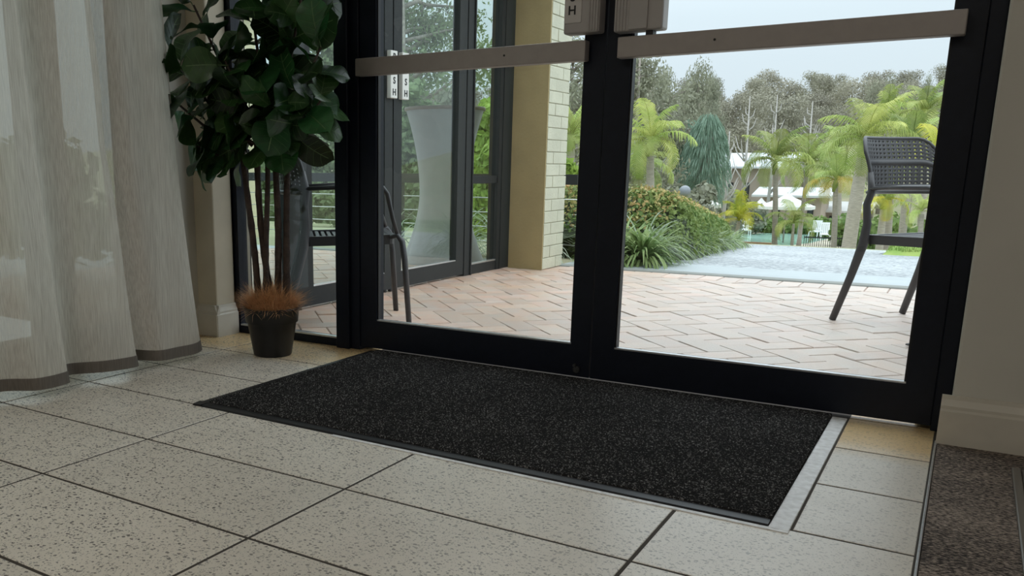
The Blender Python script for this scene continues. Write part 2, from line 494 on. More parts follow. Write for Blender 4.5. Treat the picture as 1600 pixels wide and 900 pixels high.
# ------------------------------------------------------------------ walls
def struct(name, mb, m): return tag(mb.build(name, m), kind='structure')
w = MB()
w.box(0.016, 3.2, 2.40, 2.62, 0, 2.62); w.box(-2.62, 0.016, 2.40, 2.62, 2.1, 2.62)
wf = struct('wall_front', w, M['wall']); bevel(wf, 0.006, 3)
wl = MB(); wl.box(-2.62, -2.403, 2.40, 2.55, 0, 2.1)
bevel(struct('wall_front_left', wl, M['cream']), 0.006, 2)
reveal = MB().box(-2.445, -2.403, 2.50, 2.60, 0, 2.1)
struct('trim_3', reveal, mat('reveal_paint', (0.33, 0.30, 0.23), 0.6))
def skirting(name, prof_pts, axis, a, b):
    return struct(name, MB().prism(prof_pts, axis, a, b), M['base'])
H = 0.122
sk = [(0, 0), (-0.020, 0), (-0.020, H * 0.70), (-0.015, H * 0.74), (-0.015, H * 0.80), (-0.007, H * 0.92), (-0.006, H), (0, H)]
bb = skirting('baseboard_right', [(2.40 + p[0], p[1]) for p in sk], 'x', -0.004, 3.2); fix_normals(bb)
bb2 = skirting('baseboard_left', [(2.40 + p[0], p[1]) for p in sk], 'x', -2.50, -2.385); fix_normals(bb2)
bb3 = skirting('baseboard_jamb', [(-2.403 - p[0], p[1]) for p in sk], 'y', 2.384, 2.50); fix_normals(bb3)
# left wall: glazed behind the curtain
w = MB()
w.box(-2.62, -2.50, 2.20, 2.40, 0, 2.62); w.box(-2.62, -2.50, -3.3, -0.6, 0, 2.62); w.box(-2.62, -2.50, -0.6, 2.20, 2.15, 2.62)
struct('wall_left', w, M['wall'])
w1 = MB()
for y0, y1 in ((-0.6, -0.52), (0.30, 0.38), (1.00, 1.08), (1.715, 1.86), (2.10, 2.20)):
    w1.box(-2.59, -2.53, y0, y1, 0, 2.15)
w1.box(-2.59, -2.53, -0.6, 2.2, 0.0, 0.09); w1.box(-2.59, -2.53, -0.6, 2.2, 2.08, 2.15)
w1 = struct('window_1', w1, M['grey_alu'])
MB().box(-2.563, -2.557, -0.56, 2.16, 0.05, 2.10).build('pane', M['wing_glass'], w1)
struct('wall_back', MB().box(-2.62, 3.2, -3.42, -3.3, 0, 2.62), M['wall'])
struct('wall_right', MB().box(3.2, 3.32, -3.42, 2.62, 0, 2.62), M['wall'])
struct('ceiling', MB().box(-2.62, 3.32, -3.42, 2.62, 2.62, 2.72), M['ceil'])
M['lamp_glow'] = bpy.data.materials.new('lamp_diffuser')
M['lamp_glow'].use_nodes = True
_p = M['lamp_glow'].node_tree.nodes['Principled BSDF']; _p.inputs['Emission Color'].default_value = (1, 0.95, 0.88, 1); _p.inputs['Emission Strength'].default_value = 2.0

# ------------------------------------------------------------------ doors
FY0, FY1 = YF, 2.555
# fixed frame: jambs, head, sidelight
fr = MB()
fr.box(-0.020, 0.016, FY0 - 0.004, 2.60, 0, 2.1); fr.box(-0.055, -0.018, 2.557, 2.60, 0, 2.1); fr.box(-1.81, -1.76, 2.557, 2.60, 0, 2.1)
fr.box(-1.888, -1.830, FY0 - 0.02, 2.60, 0, 2.1)
fr.box(-1.8295, -1.792, FY0 - 0.006, 2.60, 0, 2.1)
fr.box(-2.403, 0.016, FY0 - 0.004, 2.60, 2.05, 2.1)
tag(bevel(fr.build('trim_4', M['black']), 0.002, 1), kind='structure')
sl = MB()
sl.box(-2.403, -2.380, FY0, 2.56, 0, 2.05); sl.box(-2.380, -1.888, FY0, 2.56, 0, 0.030); sl.box(-2.38, -1.888, FY0, 2.56, 2.0, 2.05)
sl = struct('window_2', sl, M['black'])
MB().box(-2.38, -1.888, 2.530, 2.536, 0.03, 2.0).build('pane', M['glass'], sl)
MB().box(-2.38, -1.888, FY0 - 0.001, 2.528, 0.030, 0.036).build('glazing_bead', M['alu'], sl)

def stroke_text(txt, size, mat_, parent, loc, rot, ext=0.0008, name='letter'):
    c = bpy.data.curves.new('txt', 'FONT'); c.body = txt; c.size = size; c.extrude = ext; c.offset = size * 0.018
    c.align_x = 'CENTER'; c.align_y = 'CENTER'
    o = bpy.data.objects.new('txt', c); COL.objects.link(o)
    bpy.context.view_layer.update()
    me = bpy.data.meshes.new_from_object(o)
    bpy.data.objects.remove(o)
    me.materials.clear(); me.materials.append(mat_)
    return inst(name, me, parent, loc, rot)

def leaf_door(name, x0, x1, gx0, gx1):
    d = MB()
    d.box(x0, gx0, FY0, FY1, 0.012, 2.04); d.box(gx1, x1, FY0, FY1, 0.012, 2.04)
    d.box(gx0, gx1, FY0, FY1, 0.012, 0.112); d.box(gx0, gx1, FY0, FY1, 1.96, 2.04)
    o = struct(name, d, M['black'])
    MB().box(gx0 - .003, gx1 + .003, 2.531, 2.537, 0.11, 1.965).build('pane', M['glass'], o)
    b = MB()
    b.box(gx0, gx1, FY0 + 0.004, 2.530, 0.112, 0.1165)
    b.build('glazing_bead', M['alu'], o)
    b = MB(); b.box(gx0, gx0 + 0.005, FY0 + 0.006, 2.530, 0.117, 1.96); b.box(gx1 - 0.005, gx1, FY0 + 0.006, 2.530, 0.117, 1.96)
    b.build('glazing_seal', M['rubber'], o)
    return o
door1 = leaf_door('door_1', -1.790, -0.9245, -1.722, -0.987)
door2 = leaf_door('door_2', -0.9205, -0.0215, -0.850, -0.085)
# push bars: flat channel on the inside face
def push_bar(d, x0, x1, sx_):
    o = MB().box(x0, x1, 2.464, 2.500, 0.948, 1.004).build('push_bar', M['bar'], d); bevel(o, 0.003, 2)
    MB().box(x0 + 0.01, x0 + 0.05, 2.500, FY0, 0.955, 0.997).box(x1 - 0.05, x1 - 0.01, 2.500, FY0, 0.955, 0.997).build('bar_bracket', M['black'], d)
    s_ = MB().tube([(sx_, 2.4655, 0.978), (sx_, 2.4625, 0.978)], 0.0032, 10).build('screw', M['ink'], o)
push_bar(door1, -1.777, -0.970, -1.224)
push_bar(door2, -0.876, -0.060, -0.614)
# lock housings
def housing(d, x0, x1, z0, z1, flip):
    y0 = 2.452
    o = MB().box(x0, x1, y0 + 0.006, FY0, z0, z1).build('lock_housing', M['housing'], d); bevel(o, 0.006, 3)
    r = MB()
    if not flip:
        for k in range(4): r.box(x1 - 0.008 - k * 0.008, x1 - 0.0035 - k * 0.008, y0 + 0.003, y0 + 0.008, z0 + 0.004, z1)
    else:
        for k in range(4): r.box(x0 + 0.003 + k * 0.009, x0 + 0.008 + k * 0.009, y0 + 0.003, y0 + 0.008, z0 + 0.002, z1)
        r.box(x0 + 0.044, x0 + 0.095, y0 + 0.001, y0 + 0.008, z0 + 0.004, z1)
    bevel(r.build('housing_rib', M['housing'], o), 0.001, 1)
    return o, y0
h1, hy = housing(door1, -1.036, -0.930, 1.022, 1.26, False)
pl = MB().box(-1.034, -0.982, hy + 0.003, hy + 0.008, 1.050, 1.235).build('label_plate', M['label'], h1); bevel(pl, 0.0025, 2)
for k, ch in enumerate('PUSH'):
    stroke_text(ch, 0.034, M['ink'], h1, (-1.0085 - 0.0005 * k, hy + 0.0025, 1.0835 + 0.036 * (3 - k)), (pi / 2, 0, 0))
h2, hy2 = housing(door2, -0.888, -0.752, 1.016, 1.26, True)
MB().box(-0.8, -0.780, 2.47, 2.50, 1.004, 1.018).build('latch_tab', M['ink'], h2)
# floor bolt on the left leaf, keyed lock at the bottom
bl = MB()
bl.tube([(-0.963, FY0, 0.036), (-0.963, FY0 - 0.010, 0.036)], 0.0105, 14)
bl.tube([(-0.968, FY0 - 0.006, 0.049), (-0.968, FY0 - 0.016, 0.049)], 0.005, 10)
bl.build('floor_bolt', mat('worn_bolt', (0.10, 0.10, 0.10), 0.4, metal=0.6, noise=0.5, nscale=200), door1)

# ------------------------------------------------------------------ door mat in its recess
dm = empty('doormat', (-0.97, 2.06, 0), label='large black ribbed entrance mat lying in front of the doors', cat='mat')
def loc(o, x, y): o.location.x -= x; o.location.y -= y
rb = MB()
nr = 98
ys0, ys1 = MATY0 + 0.030, 2.50
xs0, xs1 = -1.712, -0.243
vs, fs = [], []
seg = (ys1 - ys0) / nr
for i in range(nr + 1):
    y = ys0 + seg * i
    for dy, z in ((0.0, 0.0035), (seg * 0.28, 0.0105), (seg * 0.52, 0.0105), (seg * 0.76, 0.0035)):
        jx = RND.uniform(-0.002, 0.002)
        vs += [(xs0, min(y + dy, ys1), z), (xs1 + jx, min(y + dy, ys1), z)]
fs = [(2 * i, 2 * i + 1, 2 * i + 3, 2 * i + 2) for i in range(len(vs) // 2 - 1)]
rb.add(vs, fs); rb.box(xs0, xs1, ys0, ys1, -0.003, 0.0034)
pile = rb.build('ribbed_pile', M['mat'], dm); loc(pile, -0.97, 2.06); pile['kind'] = 'stuff'
bd = MB()
bd.prism([(MATY0 + 0.001, 0), (MATY0 + 0.006, 0.004), (MATY0 + 0.030, 0.006), (MATY0 + 0.030, 0)], 'x', -1.745, -0.243)
bd.prism([(-1.745, 0), (-1.741, 0.004), (-1.712, 0.006), (-1.712, 0)], 'y', MATY0 + 0.001, 2.50)
bo = bd.build('rubber_edge', M['rubber'], dm); loc(bo, -0.97, 2.06); fix_normals(bo)
t3 = MB()
t3.bbox(-0.2415, -0.206, MATY0 - 0.004, 2.50, -0.004, 0.0025, 0.001)
t3.prism([(MATY0 - 0.012, -0.004), (MATY0 - 0.012, 0.002), (MATY0 - 0.001, 0.002), (MATY0 - 0.001, -0.004)], 'x', -1.25, -0.206)
t3 = t3.build('trim_5', mat('worn_recess_frame', (0.88, 0.88, 0.88), 0.45, col2=(0.68, 0.67, 0.66), nscale=60, bump=0.4, bscale=40)); tag(t3, kind='structure'); fix_normals(t3)

# ------------------------------------------------------------------ curtain
cur = empty('curtain', (-2.2, 1.2, 0), label='pale sheer floor-length curtain with a dark hem on the left', cat='curtain')
hem_pts = [(-0.70, -2.25), (-0.55, -2.16), (-0.40, -2.24), (-0.2, -2.15), (0.0, -2.25), (0.22, -2.15), (0.36, -2.15), (0.42, -2.25), (0.62, -2.22), (0.80, -2.14), (0.95, -2.16), (1.02, -2.25), (1.20, -2.25), (1.36, -2.225), (1.43, -2.15), (1.53, -2.152),
           (1.556, -2.20), (1.60, -2.235), (1.68, -2.18), (1.747, -2.158), (1.80, -2.162), (1.826, -2.235), (1.845, -2.250), (1.885, -2.16), (1.96, -2.148), (2.03, -2.144), (2.085, -2.17), (2.125, -2.212), (2.135, -2.225)]
def cr1(P, t):
    n = len(P) - 1; x = t * n; i = min(int(x), n - 1); f = x - i
    p0, p1, p2, p3 = P[max(i - 1, 0)], P[i], P[i + 1], P[min(i + 2, n)]
    return [0.5 * (2 * p1[k] + (p2[k] - p0[k]) * f + (2 * p0[k] - 5 * p1[k] + 4 * p2[k] - p3[k]) * f * f + (3 * p1[k] - p0[k] - 3 * p2[k] + p3[k]) * f ** 3) for k in range(len(p1))]
def cur_pt(u, v, off=0.0, zb=0.028):
    y, x = cr1(hem_pts, u)
    z = zb + (2.30 - zb) * v
    # the cloth is gathered on its rail: the folds shallower and narrower higher up
    k = 1 - 0.28 * min(1, v * 1.2)
    yt = 2.02 + (y - 2.135) * (0.93)
    y2 = y + (yt - y) * max(0, min(1, v * 1.9)) ** 0.8
    x2 = -2.20 + (x + 2.20) * k + 0.014 * sin(9 * u * 6.28 + 3 * v) * v + 0.02 * sin(4 * v + 17 * u) * (1 - v) * v
    # two soft dents where the cloth kinks
    x2 -= 0.016 * math.exp(-((y - 1.80) / 0.03) ** 2 - ((z - 0.72) / 0.12) ** 2)
    return (x2 + 2.2 + off, y2 - 1.2, z)
def _fn(u, v): return cur_pt(u, v * v * 0.4 + v * 0.6)
o = MB().grid(lambda u, v: cur_pt(u, v, 0), 300, 46).build('cloth', M['curtain'], cur)
hm = MB().grid(lambda u, v: cur_pt(u, v * 0.016 - 0.0004, 0.003), 300, 2)
hm.grid(lambda u, v: cur_pt(u, v * 0.016 - 0.0004, -0.003), 300, 2)
hm.build('hem', M['hem'], cur)
MB().tube([(0.0, -2.1, 2.31), (0.0, 0.9, 2.31)], 0.012, 10).build('curtain_rail', M['alu'], cur)

# ------------------------------------------------------------------ potted fiddle-leaf fig
PX, PY = -2.003, 2.268
pot_plant = empty('potted_fig', (PX, PY, 0), label='tall artificial fiddle-leaf fig in a black plastic pot beside the curtain', cat='plant')
pt = MB().lathe([(0.0, 0.0), (0.064, 0.0), (0.067, 0.004), (0.086, 0.118), (0.092, 0.120), (0.096, 0.162), (0.101, 0.166), (0.101, 0.172), (0.095, 0.172), (0.091, 0.150), (0.0, 0.148)], 40)
pt.build('pot', M['pot'], pot_plant)
# coconut fibre
cf = MB()
for k in range(3600):
    a = RND.uniform(0, 2 * pi); r = 0.080 * math.sqrt(RND.random()); L_ = RND.uniform(0.04, 0.095)
    p = Vector((r * cos(a), r * sin(a), 0.150 + 0.045 * (1 - (r / 0.08) ** 2) + RND.uniform(0, .02)))
    d = Vector((cos(a) * (0.25 + r * 9), sin(a) * (0.25 + r * 9), RND.uniform(0.25, 1.0))) + Vector((RND.uniform(-1, 1), RND.uniform(-1, 1), RND.uniform(-.4, .4))) * 0.7
    d.normalize()
    c = Vector((RND.uniform(-1, 1), RND.uniform(-1, 1), RND.uniform(-1, .4))) * 0.02
    s_ = d.cross(Vector((0, 0, 1)));
    if s_.length < .1: s_ = Vector((1, 0, 0))
    s_.normalize(); s_ *= 0.0006
    q = [p, p + d * L_ * 0.5 + c * .5, p + d * L_ + c * 1.6]
    cf.add([q[0] - s_, q[0] + s_, q[1] - s_, q[1] + s_, q[2]], [(0, 1, 3, 2), (2, 3, 4)])
o = cf.build('coir_fibre', M['coir'], pot_plant); o['kind'] = 'stuff'
MB().lathe([(0.0, 0.190), (0.03, 0.186), (0.065, 0.172), (0.084, 0.155)], 20).build('coir_base', M['coir'], pot_plant)
# trunks
tk = [((-0.038, -0.030), (-0.062, -0.050), 0.0125), ((-0.016, 0.010), (-0.034, -0.02), 0.0130), ((0.004, -0.020), (-0.014, 0.008), 0.0110), ((0.016, 0.020), (0.016, 0.02), 0.0135), ((0.044, 0.022), (0.052, 0.05), 0.0130)]
tops = []
for k, ((x0, y0), (x1, y1), r) in enumerate(tk):
    pts = []; rs = []
    for i in range(26):
        t = i / 25
        pts.append((x0 + (x1 - x0) * t + 0.006 * sin(5 * t + k * 2), y0 + (y1 - y0) * t + 0.005 * cos(4 * t + k), 0.155 + (0.78 - 0.155) * t))
        rs.append(r * (1 - 0.25 * t) * (1.10 if i % 4 == 0 else 0.98) * RND.uniform(0.96, 1.05))
    MB().tube(pts, rs, 9).build('trunk', M['trunk'], pot_plant)
    tops.append(Vector(pts[-1]))

def fig_leaf(k):
    r = random.Random(k)
    wmax = r.uniform(0.42, 0.50); droop = r.uniform(0.15, 0.5); fold = r.uniform(0.1, 0.35); ph = r.uniform(0, 6); tw = r.uniform(-.3, .3)
    def P(t, s):
        w = wmax * max(0.0, sin(pi * min(1, t ** 1.30))) ** 0.55 * (0.72 + 0.28 * t) if 0 < t < 1 else 0
        x = s * w
        z = -droop * t * t + fold * abs(x) * (1 - 0.5 * t) + 0.035 * sin(11 * t + ph + s * 2) * abs(s) ** 2 + tw * x * t
        return Vector((x, t * (1 - 0.15 * droop * t), z))
    b = MB(); nu, nv = 12, 8
    for i in range(nu + 1):
        for j in range(nv + 1): b.v.append(tuple(P(i / nu, j / nv * 2 - 1)))
    for i in range(nu):
        for j in range(nv):
            a = i * (nv + 1) + j
            b.f.append((a, a + 1, a + nv + 2, a + nv + 1)); b.sm.append(True)
    nleaf = len(b.f)
    # raised midrib and side veins
    def strip(pts, w):
        for a, c in zip(pts[:-1], pts[1:]):
            d = (c - a).normalized(); n_ = d.cross(Vector((0, 0, 1))).normalized() * w
            up = Vector((0, 0, 0.006))
            b.add([a - n_ + up, a + n_ + up, c + n_ * .8 + up, c - n_ * .8 + up], [(0, 1, 2, 3)])
    strip([P(i / 10, 0) for i in range(10)] , 0.011)
    for i in range(5):
        t0 = 0.12 + i * 0.155
        for s in (-1, 1):
            strip([P(t0 + 0.16 * q, s * (0.02 + 0.86 * q)) for q in (0, .35, .7, 1)], 0.0045)
    # petiole
    b.tube([(0, -0.14, 0.03), (0, -0.05, 0.005), (0, 0.02, 0)], 0.014, 6)
    me = b.mesh('fig_leaf', M['fig_leaf']); me.materials.append(M['vein'])
    for i, p in enumerate(me.polygons):
        if i >= nleaf: p.material_index = 1
    return me
LEAF = [fig_leaf(k) for k in range(6)]

branches = [
    # (start, end, n leaves, leaf size)
    ((-2.06, 2.26, 0.72), (-2.24, 2.08, 1.00), 11, 0.150), ((-2.07, 2.25, 0.70), (-2.27, 2.12, 0.86), 9, 0.145),
    ((-2.05, 2.24, 0.68), (-2.20, 2.13, 0.72), 7, 0.135), ((-2.04, 2.26, 0.78), (-2.17, 2.12, 1.16), 10, 0.150),
    ((-2.00, 2.27, 0.80), (-2.00, 2.18, 1.35), 14, 0.155), ((-1.96, 2.27, 0.78), (-1.81, 2.27, 1.30), 12, 0.150),
    ((-1.95, 2.26, 0.76), (-1.76, 2.26, 1.02), 9, 0.150), ((-1.94, 2.26, 0.74), (-1.76, 2.26, 0.86), 8, 0.140),
    ((-1.97, 2.26, 0.72), (-1.88, 2.18, 0.84), 7, 0.140), ((-2.00, 2.26, 0.75), (-2.04, 2.12, 0.98), 10, 0.150),
    ((-2.0, 2.28, 0.9), (-1.90, 2.24, 1.25), 9, 0.150), ((-2.02, 2.25, 0.72), (-2.06, 2.16, 0.80), 6, 0.135),
]
RL = random.Random(5)
for bi, (a, e_, n_, s_) in enumerate(branches):
    a = Vector(a); e_ = Vector(e_); mid = (a + e_) / 2 + Vector((0, 0, -0.02))
    bb_ = MB().tube([a - Vector((PX, PY, 0)), mid - Vector((PX, PY, 0)), e_ - Vector((PX, PY, 0))], [0.007, 0.005, 0.0035], 6)
    bb_.build('branch', M['trunk'], pot_plant)
    ax = (e_ - a).normalized()
    n_ = int(n_ * 1.75)
    for k in range(n_):
        t = 0.05 + 0.95 * k / (n_ - 1)
        p = a + (e_ - a) * t
        az = k * 2.4 + bi * 1.3 + RL.uniform(-.3, .3)
        out = ax.orthogonal().normalized(); out.rotate(Matrix.Rotation(az, 3, ax))
        d = out * 1.0 + ax * (0.35 + 0.5 * t) + Vector((0, 0, RL.uniform(-0.45, 0.25)))
        if p.x < -2.16 and d.x < -0.3: d.x *= 0.4
        if p.y + d.y * s_ > 2.40: d.y = -abs(d.y) * 0.5
        d.normalize()
        ro = Vector((p.x - PX, p.y - PY, 0)) * 3.0
        up = ro + Vector((0, -0.55, 0.45)) + Vector((RL.gauss(0, .5), RL.gauss(0, .4), RL.gauss(0, .4)))
        up = (up - d * up.dot(d)).normalized()
        xa = d.cross(up)
        s2 = s_ * RL.uniform(0.72, 1.08)
        mt = Matrix((xa * s2, d * s2, up * s2)).transposed().to_4x4()
        tip = p + d * s2
        if tip.x < -2.38 or tip.y > 2.43 or tip.x > -1.68: continue
        mt.translation = p + d * 0.13 * s2 - Vector((PX, PY, 0))
        o = inst('leaf', LEAF[RL.randrange(6)], pot_plant)
        o.matrix_local = mt

# ------------------------------------------------------------------ patio and veranda paving
ZP = 0.0
patio = MB().box(-4.75, 1.6, 2.60, 5.49, -0.12, -0.004).build('patio', M['paver_sand']); tag(patio, kind='structure')
LP, WP = 0.2145, 0.1072
def clip(poly, xa, xb, ya, yb):
    for ax_, lim, sgn in ((0, xa, 1), (0, xb, -1), (1, ya, 1), (1, yb, -1)):
        out = []
        for i in range(len(poly)):
            a, b = poly[i], poly[(i + 1) % len(poly)]
            ia, ib = (a[ax_] - lim) * sgn >= 0, (b[ax_] - lim) * sgn >= 0
            if ia: out.append(a)
            if ia != ib:
                t = (lim - a[ax_]) / (b[ax_] - a[ax_])
                out.append((a[0] + (b[0] - a[0]) * t, a[1] + (b[1] - a[1]) * t))
        poly = out
        if len(poly) < 3: return []
    return poly
def add_paver(mb, poly, c, dz):
    """chamfered block from a convex top outline"""
    n = len(poly)
    vs = [(x - c[0], y - c[1], -0.03) for x, y in poly] + [(x - c[0], y - c[1], dz - 0.003) for x, y in poly]
    cx_, cy_ = sum(p[0] for p in poly) / n, sum(p[1] for p in poly) / n
    vs += [(cx_ + (x - cx_) * (1 - 0.0035 / max(.02, math.hypot(x - cx_, y - cy_))) - c[0], cy_ + (y - cy_) * (1 - 0.0035 / max(.02, math.hypot(x - cx_, y - cy_))) - c[1], dz) for x, y in poly]
    fs = [tuple(range(2 * n, 3 * n))]
    for k in (0, n):
        fs += [(k + i, k + (i + 1) % n, k + n + (i + 1) % n, k + n + i) for i in range(n)]
    mb.add(vs, fs)
def seen(x, y, z):
    d = Vector((x, y, z)) - CAM; dd = d.dot(CF)
    if dd < .1: return None
    return CX + FPX * d.dot(CR) / dd, CY - FPX * d.dot(CU) / dd
pieces = []
U = Vector((cos(pi / 4), sin(pi / 4))); V_ = Vector((cos(pi / 4), -sin(pi / 4)))
O_ = Vector((-1.105, 4.002))
g = 0.0018
for i in range(-45, 60):
    for j in range(-60, 45):
        c = (i - j) % 4
        if c == 0: u0, u1, v0, v1 = i, i + 2, j, j + 1
        elif c == 3: u0, u1, v0, v1 = i, i + 1, j, j + 2
        else: continue
        q = [(u0 * WP + g, v0 * WP + g), (u1 * WP - g, v0 * WP + g), (u1 * WP - g, v1 * WP - g), (u0 * WP + g, v1 * WP - g)]
        poly = [tuple(O_ + U * a + V_ * b) for a, b in q][::-1]
        poly = clip(poly, -4.72, 1.55, 2.605, 5.275)
        if poly: pieces.append(poly)
nx_ = 57
for k in range(nx_):
    x0 = -4.72 + k * 0.110
    pieces.append([(x0 + .003, 5.281), (x0 + .107, 5.281), (x0 + .107, 5.487), (x0 + .003, 5.487)])
def vis_score(poly):
    x = sum(p[0] for p in poly) / len(poly); y = sum(p[1] for p in poly) / len(poly)
    s = seen(x, y, 0)
    if not s: return 0
    px, py = s
    ok = (470 < px < 532 and py < 540) or (585 < px < 900 and py < 545) or (955 < px < 1430 and py < 605)
    if not ok: return 0
    ar = 0
    for i in range(len(poly)):
        a, b = poly[i], poly[(i + 1) % len(poly)]; ar += a[0] * b[1] - b[0] * a[1]
    return abs(ar) / ((x * x + y * y) ** 1.5)
pieces.sort(key=vis_score, reverse=True)
RP = random.Random(3)
rest = MB()
for k, poly in enumerate(pieces):
    dz = ZP + RP.uniform(-0.0022, 0.0022)
    if k < 300 and vis_score(poly) > 0:
        c = (sum(p[0] for p in poly) / len(poly), sum(p[1] for p in poly) / len(poly))
        mb = MB(); add_paver(mb, poly, c, dz); mb.build('paver', M['paver'], patio, (c[0], c[1], 0))
    else: add_paver(rest, poly, (0, 0), dz)
o = rest.build('pavers_beyond', M['paver'], patio); o['kind'] = 'stuff'
kb = MB().bbox(-4.75, 3.0, 5.492, 5.60, -0.1, 0.006, 0.006); tag(kb.build('kerb', M['kerb']), kind='structure')

# ------------------------------------------------------------------ veranda wall (black framed glazing left of the patio)
WX = -2.53
wg = MB()
def vpost(mb, y0, y1, t=0.055, z0=0.0, z1=2.25): mb.box(WX - t, WX, y0, y1, z0, z1)
vpost(wg, 2.600, 2.745); vpost(wg, 3.00, 3.075); vpost(wg, 4.630, 4.705, 0.07); vpost(wg, 5.060, 5.245, 0.07)
wg.box(WX - 0.05, WX - 0.005, 2.745, 3.0, 0, 0.05); wg.box(WX - 0.05, WX - 0.005, 4.705, 5.06, 0, 0.060)
wg.box(WX - 0.045, WX - 0.008, 4.705, 5.06, 0.553, 0.597)
wg.box(WX - 0.055, WX, 2.60, 5.245, 2.10, 2.25)
wg.box(WX - 0.002, WX + 0.008, 4.700, 4.712, 0, 2.1); wg.box(WX - 0.002, WX + 0.006, 5.10, 5.112, 0, 2.1)
wg = struct('window_3', wg, M['grey_alu'])
MB().box(WX - 0.03, WX - 0.024, 2.745, 3.0, 0.05, 2.1).build('pane', M['wing_glass'], wg)
MB().box(WX - 0.03, WX - 0.024, 4.705, 5.06, 0.06, 0.555).build('pane', M['wing_glass'], wg)
MB().box(WX - 0.03, WX - 0.024, 4.705, 5.06, 0.595, 2.1).build('pane', M['wing_glass'], wg)
MB().box(WX - 0.022, WX - 0.004, 4.705, 5.06, 0.060, 0.068).build('glazing_bead', M['alu'], wg)
def wing_door(name, y0, y1, gy0, gy1, plate_y):
    d = MB()
    d.box(WX - 0.050, WX - 0.004, y0, gy0, 0.012, 2.09); d.box(WX - 0.050, WX - 0.004, gy1, y1, 0.012, 2.09)
    d.box(WX - 0.050, WX - 0.004, gy0, gy1, 0.012, 0.100); d.box(WX - 0.050, WX - 0.004, gy0, gy1, 2.0, 2.09)
    o = struct(name, d, M['grey_alu'])
    MB().box(WX - 0.03, WX - 0.024, gy0, gy1, 0.10, 2.0).build('pane', M['wing_glass'], o)
    MB().box(WX - 0.023, WX - 0.006, gy0, gy1, 0.100, 0.106).build('glazing_bead', M['alu'], o)
    p = MB().box(WX - 0.004, WX + 0.022, plate_y, plate_y + 0.062, 0.992, 1.222).build('push_plate', M['white_label'], o); bevel(p, 0.002, 1)
    for k, ch in enumerate('HSUP'):
        stroke_text(ch, 0.046, M['ink'], p, (WX + 0.0228, plate_y + 0.031, 1.020 + 0.057 * k), (pi / 2, 0, pi / 2))
    return o
d3 = wing_door('door_3', 3.080, 3.842, 3.170, 3.770, 3.848 - 0.062)
d4 = wing_door('door_4', 3.852, 4.625, 3.930, 4.535, 3.895)
wheels = MB()
for yy in (3.70, 3.775, 3.83):
    wheels.tube([(WX - 0.02, yy, 0.008), (WX + 0.0, yy, 0.008)], 0.009, 10)
wheels.build('floor_roller', M['ink'], d3)

# brick column: painted bricks in courses, each its own piece
colm = MB().box(-2.497, -2.273, 5.208, 5.512, 0, 2.30).build('brick_column', M['mortar'])
tag(colm, 'cream painted brick column with ochre front at the far edge of the patio', 'column')
CH = 0.0745
BX0, BX1, BY0, BY1 = -2.505, -2.265, 5.200, 5.520
bc = {}
def brick(x0, x1, y0, y1, z, mt):
    k = (round(x1 - x0, 3), round(y1 - y0, 3), mt)
    if k not in bc:
        a, b_ = (x1 - x0) / 2, (y1 - y0) / 2
        t = 0.0025; h = CH / 2 - 0.0022
        vs, fs = [], []
        for z_, i_ in ((-h, t), (-h + t, 0), (h - t, 0), (h, t)):
            vs += [(-a + i_, -b_ + i_, z_), (a - i_, -b_ + i_, z_), (a - i_, b_ - i_, z_), (-a + i_, b_ - i_, z_)]
        fs = [(3, 2, 1, 0), (12, 13, 14, 15)]
        for q in (0, 4, 8): fs += [(q + i, q + (i + 1) % 4, q + 4 + (i + 1) % 4, q + 4 + i) for i in range(4)]
        bc[k] = MB().add(vs, fs).mesh('brick', M[mt])
    r_ = RP.uniform(-0.0012, 0.0012)
    inst('brick', bc[k], colm, ((x0 + x1) / 2 + r_, (y0 + y1) / 2 + r_, z + CH / 2))
for k in range(31):
    z = k * CH
    s_ = 0.21 if k % 2 == 0 else 0.105
    brick(BX0, BX1, BY0, BY0 + s_ - 0.003, z, 'brick')
    brick(BX0, BX1, BY0 + s_ + 0.003, BY1, z, 'brick')
# the face towards the doors is rendered smooth in ochre
MB().box(BX0 - 0.001, BX1 - 0.003, 5.190, 5.2035, 0, 2.30).build('rendered_face', M['ochre'], colm)

# veranda roof and its edge beam, porch soffit above the doors
rf = MB(); rf.box(-4.6, -2.12, 2.62, 5.6, 2.30, 2.42); rf.box(-4.9, -2.62, -3.5, 2.62, 2.30, 2.42); rf.box(-2.12, 3.3, 2.56, 2.80, 2.30, 2.42); rf.box(-7.4, 3.3, -3.5, 2.62, 2.72, 2.80)
struct('veranda_roof', rf, M['cream'])
bm_ = MB(); bm_.box(-7.4, -2.12, 6.90, 7.0, 2.13, 2.31); bm_.box(-4.6, -4.5, 2.62, 7.0, 2.14, 2.31); bm_.box(-2.22, -2.12, 2.8, 7.0, 2.17, 2.31)
struct('veranda_beam', bm_, M['cream'])
vp = MB().box(-6.62, -6.36, 6.86, 7.06, -0.5, 2.30).build('veranda_post', mat('veranda_cream', (0.80, 0.70, 0.48), 0.6)); tag(vp, 'cream veranda post seen past the left fixed pane', 'post')
vk = MB().bbox(-7.4, -4.75, 2.6, 5.6, -0.12, -0.004, 0.01); struct('veranda_path', vk, M['drive_smooth'])

